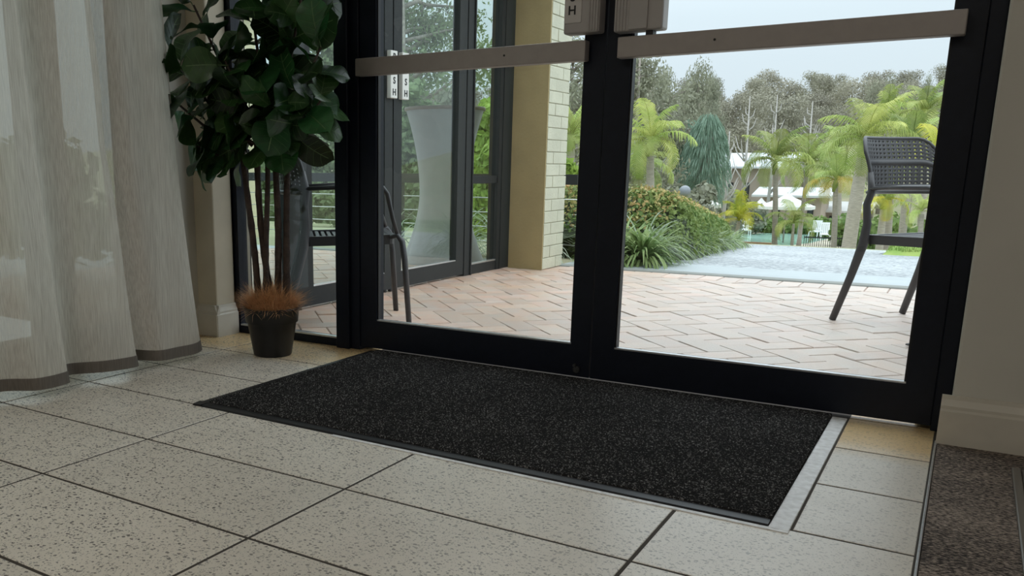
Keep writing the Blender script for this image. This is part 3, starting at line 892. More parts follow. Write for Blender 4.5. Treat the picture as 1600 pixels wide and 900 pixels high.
# ------------------------------------------------------------------ chairs
def make_chair(name, label):
    root = empty(name, label=label, cat='chair')
    root['group'] = 'charcoal resin armchairs on the patio'
    S_ = 0.205
    def rim(u, v):
        """backrest surface, u -1..1 across, v 0..1 up"""
        th = u * 1.02
        x = 0.235 * sin(th) / sin(1.02) * (0.90 + 0.04 * v)
        y = -0.280 - 0.030 * v * v - 0.012 * v + 0.105 * (1 - cos(th)) / (1 - cos(1.02))
        top = 0.772 - 0.060 * max(0, (abs(u) - 0.62) / 0.38) ** 2.2
        z = 0.548 + (top - 0.548) * v
        return Vector((x, y, z))
    rim0 = rim
    b = MB()
    NU = 19; rows = [(0.12 + 0.076 * k, 0.12 + 0.076 * (k + 1)) for k in range(5)] + [(0.60 + 0.074 * k, 0.60 + 0.074 * (k + 1)) for k in range(5)]
    def solid(u0, u1, v0, v1, nu=1, nv=1):
        for i in range(nu):
            for j in range(nv):
                a, c = u0 + (u1 - u0) * i / nu, u0 + (u1 - u0) * (i + 1) / nu
                p, q = v0 + (v1 - v0) * j / nv, v0 + (v1 - v0) * (j + 1) / nv
                b.add([rim(a, p), rim(c, p), rim(c, q), rim(a, q)], [(0, 1, 2, 3)], True)
    ue = 0.93
    for sgn in (-1, 1): solid(sgn * ue, sgn * 1.0, 0, 1, 1, 14)
    solid(-ue, ue, 0, 0.12, NU, 1); solid(-ue, ue, 0.50, 0.60, NU, 1); solid(-ue, ue, 0.97, 1.0, NU, 1)
    du = 2 * ue / NU
    for (v0, v1) in rows:
        for i in range(NU):
            u0 = -ue + i * du; u1 = u0 + du
            hu, hv = du * 0.31, (v1 - v0) * 0.31
            o_ = [rim(u0, v0), rim(u1, v0), rim(u1, v1), rim(u0, v1)]
            n_ = [rim(u0 + hu, v0 + hv), rim(u1 - hu, v0 + hv), rim(u1 - hu, v1 - hv), rim(u0 + hu, v1 - hv)]
            b.add(o_ + n_, [(0, 1, 5, 4), (1, 2, 6, 5), (2, 3, 7, 6), (3, 0, 4, 7)], True)
    bo_ = b.build('backrest', M['chair'], root)
    bm = bmesh.new(); bm.from_mesh(bo_.data); bmesh.ops.remove_doubles(bm, verts=bm.verts, dist=0.0004); bm.to_mesh(bo_.data); bm.free()
    sd = bo_.modifiers.new('s', 'SOLIDIFY'); sd.thickness = 0.007; sd.offset = 0
    # rolled rim and the smooth waist band
    rt = [rim(-1, k / 8) for k in range(9)] + [rim(-1 + k / 12, 1) for k in range(1, 25)] + [rim(1, 1 - k / 8) for k in range(1, 9)]
    MB().tube(rt, 0.0075, 8).build('back_rim', M['chair'], root)
    MB().grid(lambda u, v: rim(-0.9 + 1.8 * u, 0.50 + 0.10 * v) + Vector((0, 0.006 + 0.006 * sin(pi * v), 0)), 20, 4).build('back_band', M['chair'], root)
    MB().tube([rim(-1 + k / 10, 0.0) for k in range(21)], 0.013, 8, flat=0.8).build('lower_rail', M['chair'], root)
    for s in (-1, 1):
        pr = rim(s, 0.02)
        rl = MB().tube([(s * .222, -0.285, 0.0), (s * .213, -0.225, 0.20), (s * .208, -0.190, 0.335), (s * .210, -0.180, 0.42), (s * .222, -0.183, 0.50), tuple(pr), tuple(rim(s, 0.5))],
                       [0.0155, 0.0175, 0.021, 0.0175, 0.016, 0.016, 0.011], 10, flat=0.75)
        rl.build('leg', M['chair'], root)
        fl_ = MB().tube([(s * .200, 0.160, 0.372), (s * .213, 0.188, 0.380), (s * .221, 0.205, 0.355), (s * .225, 0.215, 0.28), (s * .232, 0.235, 0.0)], [0.012, 0.015, 0.0165, 0.0165, 0.0145], 10, flat=0.75)
        fl_.build('leg', M['chair'], root)
        p0 = rim(s, 0.10)
        MB().tube([tuple(p0), (s * .240, -0.02, 0.572), (s * .242, 0.09, 0.574), (s * .240, 0.125, 0.567), (s * .235, 0.142, 0.545), (s * .222, 0.165, 0.45), (s * .210, 0.185, 0.385)],
                  [0.012, 0.016, 0.017, 0.016, 0.0145, 0.013, 0.013], 10, flat=0.65).build('armrest', M['chair'], root)
    # seat frame and slats
    f = MB()
    ring = []
    cs = [(0.185, 0.165), (-0.185, 0.165), (-0.180, -0.185), (0.180, -0.185)]
    for (cx_, cy_), a0 in zip([(0.165, 0.145), (-0.165, 0.145), (-0.160, -0.165), (0.160, -0.165)], (0, pi / 2, pi, 3 * pi / 2)):
        for k in range(5): ring.append((cx_ + 0.035 * cos(a0 + k * pi / 8), cy_ + 0.035 * sin(a0 + k * pi / 8)))
    n_ = len(ring)
    zo = lambda y: 0.366 + 0.02 * y
    outer = ring; inner = [(x * 0.86, y * 0.86) for x, y in ring]
    vs = [(x, y, zo(y) + 0.012) for x, y in outer] + [(x, y, zo(y) + 0.012) for x, y in inner] + [(x * .99, y * .99, zo(y) - 0.026) for x, y in outer] + [(x, y, zo(y) - 0.02) for x, y in inner]
    fs = []
    for i in range(n_):
        j = (i + 1) % n_
        fs += [(i, j, n_ + j, n_ + i), (2 * n_ + i, 2 * n_ + j, j, i), (n_ + i, n_ + j, 3 * n_ + j, 3 * n_ + i), (2 * n_ + j, 2 * n_ + i, 3 * n_ + i, 3 * n_ + j)]
    f.add(vs, fs)
    fo = fix_normals(f.build('seat_frame', M['chair'], root))
    sm = MB().bbox(-0.172, 0.172, -0.0085, 0.0085, -0.014, 0.006, 0.002).mesh('slat', M['chair'])
    for k in range(13):
        y = -0.155 + k * 0.0255
        inst('slat', sm, fo, (0, y, zo(y) + 0.004 - 0.006 * sin(pi * k / 12)))
    return root
def place(o, x, y, heading):      # heading: degrees clockwise from +y, direction the chair faces
    o.location = (x, y, 0.002); o.rotation_euler = (0, 0, -rad(heading))
def copy_tree(o, parent=None):
    c = o.copy(); COL.objects.link(c)
    if parent: c.parent = parent; c.matrix_parent_inverse = Matrix()
    for ch in list(o.children): copy_tree(ch, c)
    return c
ch1 = make_chair('patio_armchair', 'charcoal resin armchair behind the potted fig, beside the veranda doors')
ch2 = copy_tree(ch1)
ch2['label'] = 'charcoal resin armchair seen through the right glass door, perforated back towards the driveway'
place(ch1, -2.188, 2.974, 50)
place(ch2, -0.088, 4.204, 123)
# pedestal table, only a foot of it shows at the right door stile
tb = empty('patio_table', (0.18, 3.50, 0.002), label='dark metal table foot at the right edge of the right glass door', cat='table')
b = MB()
for a in (150, 60, -30, -120):
    p = Vector((cos(rad(a)), sin(rad(a)), 0))
    b.tube([p * 0.02 + Vector((0, 0, 0.035)), p * 0.20 + Vector((0, 0, 0.028)), p * 0.335 + Vector((0, 0, 0.010)), p * 0.37 + Vector((0, 0, 0.008))], [0.03, 0.026, 0.016, 0.006], 8, flat=0.6)
b.build('base', M['chair'], tb)
MB().tube([(0, 0, 0.02), (0, 0, 0.64)], 0.025, 16).build('column', M['chair'], tb)
MB().lathe([(0, 0.64), (0.30, 0.64), (0.305, 0.65), (0.30, 0.66), (0, 0.66)], 40).build('tabletop', M['chair'], tb)

# tall cocktail table under a stretch cover inside the veranda
ck = empty('cocktail_table', (-3.045, 5.26, 0.002), label='tall cocktail table in a white stretch cover behind the veranda glass', cat='table')
def ckr(z):
    t = z / 1.03
    return 0.166 + 0.100 * (abs(t - 0.45) / 0.55) ** 1.9 if t > 0.45 else 0.166 + 0.12 * ((0.45 - t) / 0.45) ** 1.7
pr = [(ckr(z * 1.03 / 24), z * 1.03 / 24) for z in range(25)]
cv = MB()
for i in range(25):
    r_, z = pr[i]
    for k in range(64):
        a = 2 * pi * k / 64
        t = z / 1.03
        sq = 1 + 0.10 * (abs(cos(2 * a)) - 0.5) * max(0, 1 - t * 1.4) * 1.5
        cv.v.append((r_ * sq * cos(a), r_ * sq * sin(a), z))
for i in range(24):
    for k in range(64):
        j = (k + 1) % 64
        cv.f.append((i * 64 + k, i * 64 + j, (i + 1) * 64 + j, (i + 1) * 64 + k)); cv.sm.append(True)
cv.build('stretch_cover', mat('white_stretch_fabric', (0.62, 0.62, 0.63), 0.8, noise=0.05, nscale=20, transl=0.3), ck)
MB().lathe([(0.0, 1.040), (0.272, 1.040), (0.275, 1.032), (0.272, 1.018), (0, 1.018)], 48).build('tabletop', mat('table_rim', (0.30, 0.24, 0.19), 0.6), ck)
MB().tube([(0, 0, 0), (0, 0, 1.02)], 0.03, 12).build('pole', M['steel'], ck)
# ==== BACKGROUND ====
ORD = ['first','second','third','fourth','fifth','sixth','seventh','eighth','ninth','tenth','eleventh','twelfth','thirteenth','fourteenth','fifteenth','sixteenth','seventeenth','eighteenth','nineteenth','twentieth','twenty-first','twenty-second']
def sstep(t):
    t = max(0, min(1, t)); return t * t * (3 - 2 * t)
def zt(x, y):
    """garden terrain: level by the house, falling to the pool, wooded hill behind"""
    if y < 6: z = 0
    elif y < 14: z = -0.5 * (y - 6) / 8
    else: z = -0.5 - 2.95 * sstep((y - 14) / 17)
    if y > 64: z += 9.6 * sstep((y - 64) / 95) * (1 + 0.05 * sin(x * 0.05))
    return z
xs = [-170 + 3.5 * k for k in range(35)] + [-47.5 + 1.2 * k for k in range(56)] + [21 + 4 * k for k in range(12)]
ys = [5.6 + 0.4 * k for k in range(26)] + [16.5 + 1.5 * k for k in range(34)] + [70 + 6 * k for k in range(19)]
gm = MB()
for x in xs:
    for y in ys: gm.v.append((x, y, zt(x, y) - 0.03))
for i in range(len(xs) - 1):
    for j in range(len(ys) - 1):
        a = i * len(ys) + j
        gm.f.append((a, a + len(ys), a + len(ys) + 1, a + 1)); gm.sm.append(True)
struct('garden_ground', gm, M['ground'])
# driveway: smooth strip by the kerb, then exposed aggregate down to the edge
def strip(name, y0, y1, xl, xr, m_, n=14, th=0.05):
    b = MB()
    for k in range(n + 1):
        y = y0 + (y1 - y0) * k / n
        for x, z in ((xl(y), 0), (xr(y), 0)): b.v.append((x, y, zt(x, y)))
        for x in (xr(y), xl(y)): b.v.append((x, y, zt(x, y) - th - .04))
    for k in range(n):
        for q in range(4):
            a, c = k * 4 + q, k * 4 + (q + 1) % 4
            b.f.append((a, c, c + 4, a + 4)); b.sm.append(False)
    b.f.append((0, 3, 2, 1)); b.f.append((n * 4, n * 4 + 1, n * 4 + 2, n * 4 + 3)); b.sm += [False] * 2
    return fix_normals(struct(name, b, m_))
lx_ = lambda y: -1.80 - (y - 5.6) * 0.118
strip('driveway_border', 5.60, 6.22, lambda y: -2.3, lambda y: 4.0, M['drive_smooth'], 3)
strip('driveway', 6.22, 14.2, lx_, lambda y: 4.0, M['drive'])
strip('driveway_turning', 12.2, 14.2, lambda y: -0.9 + 0, lambda y: 4.0, M['drive'], 2)
# raised lawn on the right of the driveway
lw = MB()
def lawn(u, v):
    x = -0.86 + 4.2 * u; y = 12.05 + 2.3 * v
    e_ = min(u / 0.03, (1 - u) / 0.03, v / 0.1, 1)
    return (x + (1 - min(1, v / 0.4)) * 0.02, y, zt(x, y) + 0.13 * sstep(e_) + 0.01 * sin(x * 3))
lw.grid(lawn, 60, 16)
strip_l = struct('lawn', lw, M['grass'])
bl_ = MB(); RG = random.Random(8)
for k in range(9000):
    u, v = RG.random(), RG.random() ** 1.6
    p = Vector(lawn(u * .98 + .01, v * .9 + .04)); a = RG.uniform(0, 6.28); h = RG.uniform(.03, .07)
    d = Vector((cos(a), sin(a), 0)) * .006
    bl_.add([p - d, p + d, p + Vector((RG.uniform(-.02, .02), RG.uniform(-.02, .02), h))], [(0, 1, 2)])
o = bl_.build('grass_blades', M['grass'], strip_l); tag(o, kind='stuff')

# ---- foliage tools
def leafmat(name, c, r=0.12, tr=0.30, c2=None, ns=1.5):
    M[name] = mat(name, c, 0.6, spec=0.25, rand=r, transl=tr, col2=c2 or tuple(q * 0.7 for q in c), nscale=ns)
    return M[name]
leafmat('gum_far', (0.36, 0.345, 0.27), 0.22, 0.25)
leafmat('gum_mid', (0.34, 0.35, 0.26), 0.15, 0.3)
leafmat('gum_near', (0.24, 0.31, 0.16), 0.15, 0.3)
leafmat('palm_green', (0.22, 0.30, 0.08), 0.35, 0.25, (0.38, 0.43, 0.15), 2.5)
leafmat('palm_lime', (0.27, 0.36, 0.09), 0.35, 0.3, (0.50, 0.55, 0.20), 2.5)
leafmat('palm_blue', (0.30, 0.42, 0.33), 0.10, 0.35, (0.20, 0.30, 0.22), 3)
leafmat('palm_yellow', (0.70, 0.62, 0.08), 0.2, 0.35, (0.40, 0.48, 0.08))
leafmat('palm_amber', (0.60, 0.42, 0.10), 0.10, 0.4, (0.40, 0.44, 0.12))
leafmat('hedge_leaf', (0.13, 0.22, 0.06), 0.1, 0.3, (0.26, 0.33, 0.10), 3)
leafmat('hedge_tip', (0.55, 0.36, 0.16), 0.1, 0.3, (0.38, 0.40, 0.14), 9)
leafmat('strap_leaf', (0.16, 0.26, 0.09), 0.2, 0.3, (0.34, 0.42, 0.18), 6)
leafmat('lime_leaf', (0.36, 0.50, 0.10), 0.12, 0.4, (0.22, 0.34, 0.07), 3)
leafmat('pale_strap', (0.45, 0.50, 0.40), 0.12, 0.3, (0.25, 0.33, 0.20), 9)
leafmat('green_shrub', (0.15, 0.25, 0.08), 0.12, 0.3, (0.26, 0.36, 0.12), 2)
M['bark'] = mat('pale_bark', (0.34, 0.30, 0.26), 0.8, noise=0.4, nscale=8)
M['palm_trunk'] = mat('palm_trunk', (0.40, 0.36, 0.31), 0.8, noise=0.3, nscale=6, stretch=(1, 1, 8), rand=0.15)
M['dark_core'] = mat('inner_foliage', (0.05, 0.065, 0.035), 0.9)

def cards(mb, n, fn, size, R, elong=1.6):
    """n leaf rhombi; fn(R) gives (position, normal)"""
    for k in range(n):
        p, nrm = fn(R)
        nrm = (nrm + Vector((R.gauss(0, 1), R.gauss(0, 1), R.gauss(0, 1))) * 0.6).normalized()
        a = nrm.orthogonal().normalized(); a.rotate(Matrix.Rotation(R.uniform(0, 6.28), 3, nrm)); b = nrm.cross(a)
        s_ = size * R.uniform(0.6, 1.3)
        a *= s_ * elong * 0.5; b *= s_ * 0.5
        mb.add([p - a, p - b, p + a, p + b], [(0, 1, 2, 3)])
def blobs_fn(bl, lo=0.72):
    wts = [b[1] ** 2 for b in bl]
    def f(R):
        c, r, sq = R.choices(bl, wts)[0]
        d = Vector((R.gauss(0, 1), R.gauss(0, 1), R.gauss(0, 1))).normalized()
        q = Vector((d.x, d.y, d.z * sq)) * r * R.uniform(lo, 1.04)
        return Vector(c) + q, d
    return f
def ico(mb, c, r, sq=1.0, n=8):
    b0 = len(mb.v)
    m_ = n // 2
    for i in range(m_ + 1):
        ph = pi * i / m_
        for k in range(n):
            mb.v.append((c[0] + r * sin(ph) * cos(2 * pi * k / n), c[1] + r * sin(ph) * sin(2 * pi * k / n), c[2] + r * sq * cos(ph)))
    for i in range(m_):
        for k in range(n):
            mb.f.append((b0 + i * n + k, b0 + i * n + (k + 1) % n, b0 + (i + 1) * n + (k + 1) % n, b0 + (i + 1) * n + k)); mb.sm.append(False)

# unit trees (height 1), shared by all the forest
def tree_variant(k, n=8500, leaf=0.0135, nb=17, spread=0.31, z0=0.33, core=0.0, squash=0.62):
    R = random.Random(100 + k); bl = []
    for i in range(nb):
        t = i / (nb - 1)
        z = z0 + (0.90 - z0) * t
        rr = spread * (1 - 0.75 * abs(t - 0.45) ** 1.3)
        a = R.uniform(0, 6.28); q = rr * R.uniform(0.2, 0.85)
        bl.append(((q * cos(a), q * sin(a), z), R.uniform(0.11, 0.19), squash))
    c = MB(); cards(c, n, blobs_fn(bl, 0.35), leaf, R)
    if core:
        for b in bl: ico(c, b[0], b[1] * core, b[2])
    t = MB()
    t.tube([(0, 0, 0), (0.01, 0, 0.3), (0.0, 0.01, 0.62)], [0.018, 0.014, 0.008], 6)
    for b in bl[::2]:
        t.tube([(0.005, 0, max(0.2, b[0][2] - 0.22)), ((b[0][0]) * .6, b[0][1] * .6, b[0][2] - 0.08), b[0]], [0.007, 0.005, 0.003], 4)
    return c, t
TV = []
for k in range(6):
    c, t = tree_variant(k)
    TV.append((c, t.mesh('tree_trunk', M['bark'])))
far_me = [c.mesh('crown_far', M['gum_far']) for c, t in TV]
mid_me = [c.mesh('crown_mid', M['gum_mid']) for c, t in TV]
RF = random.Random(21)
def tree(k, x, y, h, wide, label, group=None, me=None, z=None, cat='tree'):
    t = empty('gum_tree', (x, y, (zt(x, y) if z is None else z) - 0.1), RF.uniform(0, 6.28), label, cat, group)
    t.scale = (h * wide, h * wide, h)
    inst('trunk', TV[k][1], t); inst('crown', (me or far_me)[k], t)
    return t
cnt = 0
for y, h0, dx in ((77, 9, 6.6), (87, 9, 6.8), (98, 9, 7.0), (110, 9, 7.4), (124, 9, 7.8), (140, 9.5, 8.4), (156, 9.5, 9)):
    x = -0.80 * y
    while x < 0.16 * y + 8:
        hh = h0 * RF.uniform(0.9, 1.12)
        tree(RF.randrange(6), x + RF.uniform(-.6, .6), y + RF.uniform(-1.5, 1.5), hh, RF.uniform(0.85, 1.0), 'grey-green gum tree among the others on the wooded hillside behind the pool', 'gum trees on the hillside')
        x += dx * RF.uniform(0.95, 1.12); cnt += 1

def tree_at(k, px, ptop, pw, Y, label, group=None, me=None, wide=None, cat='tree'):
    """tree whose top is at pixel (px, ptop), standing on the terrain at depth Y"""
    p = at(px, ptop, Y); z0 = zt(p.x, Y)
    h = (p.z - z0) / 0.98
    dep = (Vector((p.x, Y, 0)) - CAM).dot(CF)
    w_ = pw * dep / FPX
    return tree(k, p.x, Y, h, w_ / (0.72 * h), label, group, me, z=z0)
# taller trees that stand out of the skyline
tree_at(0, 1090, 90, 75, 62, 'tall rounded grey-green gum tree rising above the skyline, left half of the right door', me=mid_me)
tree_at(2, 1045, 98, 60, 66, 'dark bushy gum tree just left of the tallest rounded one', me=mid_me)
tree_at(4, 1118, 112, 50, 68, 'grey gum tree close on the right of the tallest rounded one', me=mid_me)
tree_at(5, 1390, 112, 70, 70, 'dark gum tree on the skyline above the right chair', me=mid_me)
tree_at(4, 1450, 112, 30, 60, 'thin dark tree poking above the pale palms at the right stile', me=mid_me)
tree_at(1, 893, 135, 60, 50, 'grey gum tree seen between the brick column and the centre stiles', me=mid_me)

# open-crowned gum: sparse twigs and leaf tufts against the sky
def open_gum(name, k, base, h, w, nbr, tuft, leaf, label, mt, ncard=40, sgn=0):
    R = random.Random(k); root = empty(name, base, 0, label, 'tree')
    t = MB(); c = MB()
    t.tube([(0, 0, 0), (0.02 * w, 0, h * .35), (0, 0, h * .95)], [0.022 * h, 0.016 * h, 0.004 * h], 7)
    for i in range(nbr):
        z = h * (0.22 + 0.72 * i / nbr); a = R.uniform(0, 6.28)
        L_ = w * R.uniform(0.45, 1.0) * (1 - 0.45 * (z / h))
        d = Vector((cos(a), sin(a), R.uniform(0.15, 0.7)))
        p0 = Vector((0, 0, z)); pts = [p0]
        for q in range(1, 6):
            pts.append(pts[-1] + (d + Vector((R.uniform(-.35, .35), R.uniform(-.35, .35), R.uniform(-.3, .3)))) * L_ / 5)
        t.tube(pts, [0.008 * h * (1 - 0.16 * q) for q in range(6)], 5)
        for q in range(2, 6):
            for s in range(2):
                d2 = Vector((R.uniform(-1, 1), R.uniform(-1, 1), R.uniform(-.6, .5))) * w * 0.16
                e_ = pts[q] + d2
                t.tube([pts[q], pts[q] + d2 * .5 + Vector((0, 0, -.02 * w)), e_], [0.002 * h, 0.0016 * h, 0.001 * h], 4)
                def tf(RR, e_=e_):
                    g_ = lambda s_: max(-1.6, min(1.6, RR.gauss(0, s_)))
                    return e_ + Vector((g_(1), g_(1), g_(.8) - .3)) * tuft, Vector((RR.gauss(0, 1), RR.gauss(0, 1), 0.1)).normalized()
                cards(c, ncard, tf, leaf, R, 2.6)
    t.build('trunk', M['bark'], root); c.build('crown', mt, root)
    return root
p = at(640, 0, 24)
open_gum('gum_tree', 31, (p.x - .3, 24, zt(p.x, 24)), 10.5, 4.6, 30, 0.30, 0.07, 'sparse gum tree with drooping twigs against the sky behind the veranda glass', M['gum_near'], 60)
p = at(1000, 90, 40)
open_gum('gum_tree', 33, (p.x, 40, zt(p.x, 40)), 9.4, 3.6, 26, 0.32, 0.09, 'open-crowned gum with feathery twigs at the left edge of the right door', M['gum_mid'], 60)
p = at(895, 100, 46)
open_gum('gum_tree', 35, (p.x, 46, zt(p.x, 46)), 10.8, 3.8, 22, 0.30, 0.10, 'twiggy gum tree in the gap right of the brick column', M['gum_mid'], 40)
# bare dead trees
def bare(px, ptop, Y, label, k):
    p = at(px, ptop, Y); z0 = zt(p.x, Y); h = p.z - z0; R = random.Random(k)
    b = MB(); b.tube([(0, 0, 0), (0.1, 0, h * .5), (0.0, 0, h)], [0.12, 0.08, 0.02], 6)
    for i in range(16):
        z = h * R.uniform(0.25, 0.9); a = R.uniform(0, 6.28); L_ = h * 0.28 * (1.1 - z / h)
        e_ = Vector((cos(a) * L_ * .6, sin(a) * L_ * .6, z + L_))
        b.tube([(0, 0, z), tuple((Vector((0, 0, z)) + e_) / 2 + Vector((cos(a) * .1, sin(a) * .1, -.1))), tuple(e_)], [0.05, 0.035, 0.01], 5)
    o = b.build('bare_tree', mat('dead_wood%d' % k, (0.42, 0.40, 0.38), 0.8), None, (p.x, Y, z0)); tag(o, label, 'tree')
bare(1172, 150, 58, 'bare pale dead tree with forked limbs left of the tall palm', 1)
bare(1215, 148, 60, 'bare pale dead tree behind the crown of the tall palm', 2)
bare(1270, 158, 59, 'bare pale dead tree right of the tall palm', 3)
bare(1140, 205, 50, 'leafless grey tree beside the weeping blue-green palm', 4)

# ---- palms
def frond_mesh(k, mt, arch=1.0, n=27, wid=0.35, lw=0.019):
    R = random.Random(50 + k); b = MB()
    def rp(t):
        an = 0.95 - arch * 1.7 * t
        return None
    pts = [Vector((0, 0, 0))]; an = 1.0
    N = 16
    for i in range(N):
        an = 1.0 - arch * 1.75 * (i / N) ** 1.1
        pts.append(pts[-1] + Vector((cos(an), 0.02 * sin(i + k), sin(an))) / N)
    b.tube(pts, [0.012 * (1 - 0.8 * i / N) for i in range(N + 1)], 4)
    for i in range(n):
        t = 0.10 + 0.90 * i / (n - 1); f = t * N; j = min(int(f), N - 1)
        p = pts[j].lerp(pts[j + 1], f - j); d = (pts[j + 1] - pts[j]).normalized()
        up = Vector((0, 1, 0)).cross(d) * -1
        L_ = wid * (sin(pi * min(1, 0.12 + 0.86 * t)) ** 0.6) * R.uniform(0.85, 1.1)
        for s in (-1, 1):
            dr = (Vector((0, s, 0)) * 0.85 + d * 0.62 + Vector((0, 0, 0.10))).normalized()
            m1 = p + dr * L_ * 0.5; m2 = p + dr * L_ * 0.85 + Vector((0, 0, -0.55 * L_ * R.uniform(0.5, 1.3)))
            wv = d * lw * 0.5
            b.add([p - wv, p + wv, m1 - wv * 1.2, m1 + wv * 1.2, m2], [(0, 1, 3, 2), (2, 3, 4)])
    return b.mesh('frond', mt)
FR = {}
def fronds(mt):
    if mt not in FR: FR[mt] = [frond_mesh(k, M[mt], a) for k, a in enumerate((0.7, 1.0, 1.25, 1.5))]
    return FR[mt]
def palm(px, py, R_, bpx, bpy_, Y, label, mt='palm_green', n=13, tr=0.11, low=None, up_bias=0.0, seed=0, shaft=True):
    """crown centre at pixel (px, py), frond length R_ pixels, trunk foot on the terrain under pixel bpx"""
    R = random.Random(seed + int(px))
    c = at(px, py, Y); dep = (c - CAM).dot(CF); s = R_ * dep / FPX
    base = at(bpx, bpy_, Y); z0 = zt(base.x, Y) - 0.05
    base = Vector((base.x, Y, z0))
    root = empty('palm_tree', base, 0, label, 'palm')
    top = c - base
    k_ = top.z
    MB().tube([(0, 0, 0), (top.x * .2, 0, k_ * .12), (top.x * .55, 0, k_ * .55), tuple(top * 0.97)], [tr * 1.35, tr * 1.08, tr, tr * .8], 10).build('trunk', M['palm_trunk'], root)
    if shaft: MB().tube([tuple(top - Vector((0, 0, s * .30))), tuple(top - Vector((0, 0, s * .12))), tuple(top + Vector((0, 0, s * .05)))], [tr * .9, tr * 1.05, tr * .5], 8).build('crownshaft', M['palm_green'], root)
    ms = fronds(mt); ml = fronds(low) if low else ms
    for i in range(n):
        t = i / (n - 1)
        tilt = rad(-30 + 78 * t - up_bias * 30 + R.uniform(-6, 6))       # first ones upright, last ones hanging
        az = i * 2.4 + R.uniform(-.25, .25)
        me = (ms if t < 0.7 else ml)[min(3, int(t * 3.4 + R.uniform(0, .6)))]
        inst('frond', me, root, tuple(top), (0, tilt, az), s * R.uniform(0.92, 1.18))
    return root
palm(1212, 252, 68, 1213, 380, 45, 'tall palm with a straight slim trunk left of the white umbrella pole', tr=0.12, n=15)
palm(1262, 258, 60, 1248, 381, 50, 'palm with a trunk bending right beside the straight slim palm', tr=0.10, n=14, low='palm_lime')
palm(1240, 348, 46, 1238, 382, 44.5, 'small short palm in front of the pool with wide drooping fronds', 'palm_lime', n=10, tr=0.07, shaft=False)
palm(1306, 282, 58, 1307, 378, 41, 'palm with thin trunk and amber lower fronds in front of the pool loungers', 'palm_green', n=15, tr=0.11, low='palm_amber')
palm(1352, 222, 82, 1322, 386, 31, 'big palm with a thick leaning grey trunk left of the right chair', 'palm_lime', n=17, tr=0.20, low='palm_lime', seed=3)
palm(1424, 232, 78, 1410, 380, 37, 'palm with pale slim trunk seen under the back of the right chair', 'palm_green', n=15, tr=0.13, low='palm_yellow')
palm(1382, 312, 50, 1375, 386, 34, 'low palm with dark trunk and yellowing fronds behind the right chair', 'palm_lime', n=11, tr=0.12, low='palm_yellow')
palm(1392, 300, 40, 1390, 386, 35, 'dark-trunked palm next to the yellowing one behind the right chair', 'palm_green', n=8, tr=0.12, low='palm_yellow', seed=9)
palm(1016, 222, 74, 1020, 380, 24, 'bright green palm with arching fronds above the hedge at the left of the right door', 'palm_lime', n=16, tr=0.12, seed=1)
palm(1000, 262, 62, 990, 380, 26, 'lower arching palm beneath the bright green one by the centre stile', 'palm_green', n=12, tr=0.12, seed=4)
palm(1155, 345, 46, 1147, 366, 45, 'upright yellow palm clump beside the white pool chair', 'palm_yellow', n=13, tr=0.10, up_bias=0.9, shaft=False, low='palm_yellow')
palm(1445, 178, 64, 1446, 380, 42, 'pale feathery palm high at the right edge of the right door', 'palm_green', n=15, tr=0.15, seed=2)
palm(1385, 190, 56, 1388, 380, 44, 'palm crown behind and above the right chair with one upright lime frond', 'palm_lime', n=14, tr=0.14, up_bias=0.5)
palm(1465, 242, 60, 1460, 384, 30, 'yellow-green palm partly hidden by the right door stile', 'palm_yellow', n=13, tr=0.13, low='palm_lime')
palm(1310, 232, 50, 1312, 380, 56, 'palm crown between the bending palm and the big leaning one', 'palm_green', n=13, tr=0.13)
palm(1440, 330, 40, 1446, 384, 29, 'short lime palm under the seat line of the right chair', 'palm_lime', n=10, tr=0.08, shaft=False)
palm(893, 215, 70, 890, 380, 18, 'yellow-green arching palm in the gap right of the brick column', 'palm_lime', n=14, tr=0.09)
# weeping blue-green palm cluster
def weeping(px, ptop, pw, pbot, Y, label, k):
    p = at(px, ptop, Y); q = at(px, pbot, Y); dep = (p - CAM).dot(CF); w_ = pw * dep / FPX / 2; h = p.z - q.z; R = random.Random(k)
    root = empty('weeping_palm', (p.x, Y, zt(p.x, Y)), 0, label, 'palm'); z0 = zt(p.x, Y)
    c = MB()
    for i in range(2600):
        a = R.uniform(0, 6.28); rr = math.sqrt(R.random()); t = R.random() ** 1.3
        env = w_ * (0.80 + 0.25 * sin(pi * t))
        P = Vector((cos(a) * rr * env, sin(a) * rr * env, p.z - z0 - h * 0.85 * t - 0.34 * h * rr ** 3))
        L_ = h * R.uniform(0.10, 0.22); d = Vector((cos(a) * .35, sin(a) * .35, -1)).normalized(); s_ = d.orthogonal().normalized(); s_.rotate(Matrix.Rotation(R.uniform(0, 6.28), 3, d)); s_ *= 0.016
        m_ = P + d * L_ * .5 + Vector((cos(a), sin(a), 0.3)) * L_ * .12
        c.add([P - s_, P + s_, m_ + s_, m_ - s_, P + d * L_], [(0, 1, 2, 3), (3, 2, 4)])
    c.build('fronds', M['palm_blue'], root)
    t_ = MB()
    for s_ in (-.25, .2): t_.tube([(s_ * .5, 0, 0), (s_ * w_, 0, p.z - z0 - h * .3)], [0.16, 0.10], 8)
    t_.build('trunk', M['palm_trunk'], root)
weeping(1108, 176, 66, 300, 40, 'drooping blue-green palm right of the bright green arching one', 1)
weeping(1080, 186, 46, 290, 43, 'smaller drooping blue-green palm just behind the larger one', 2)

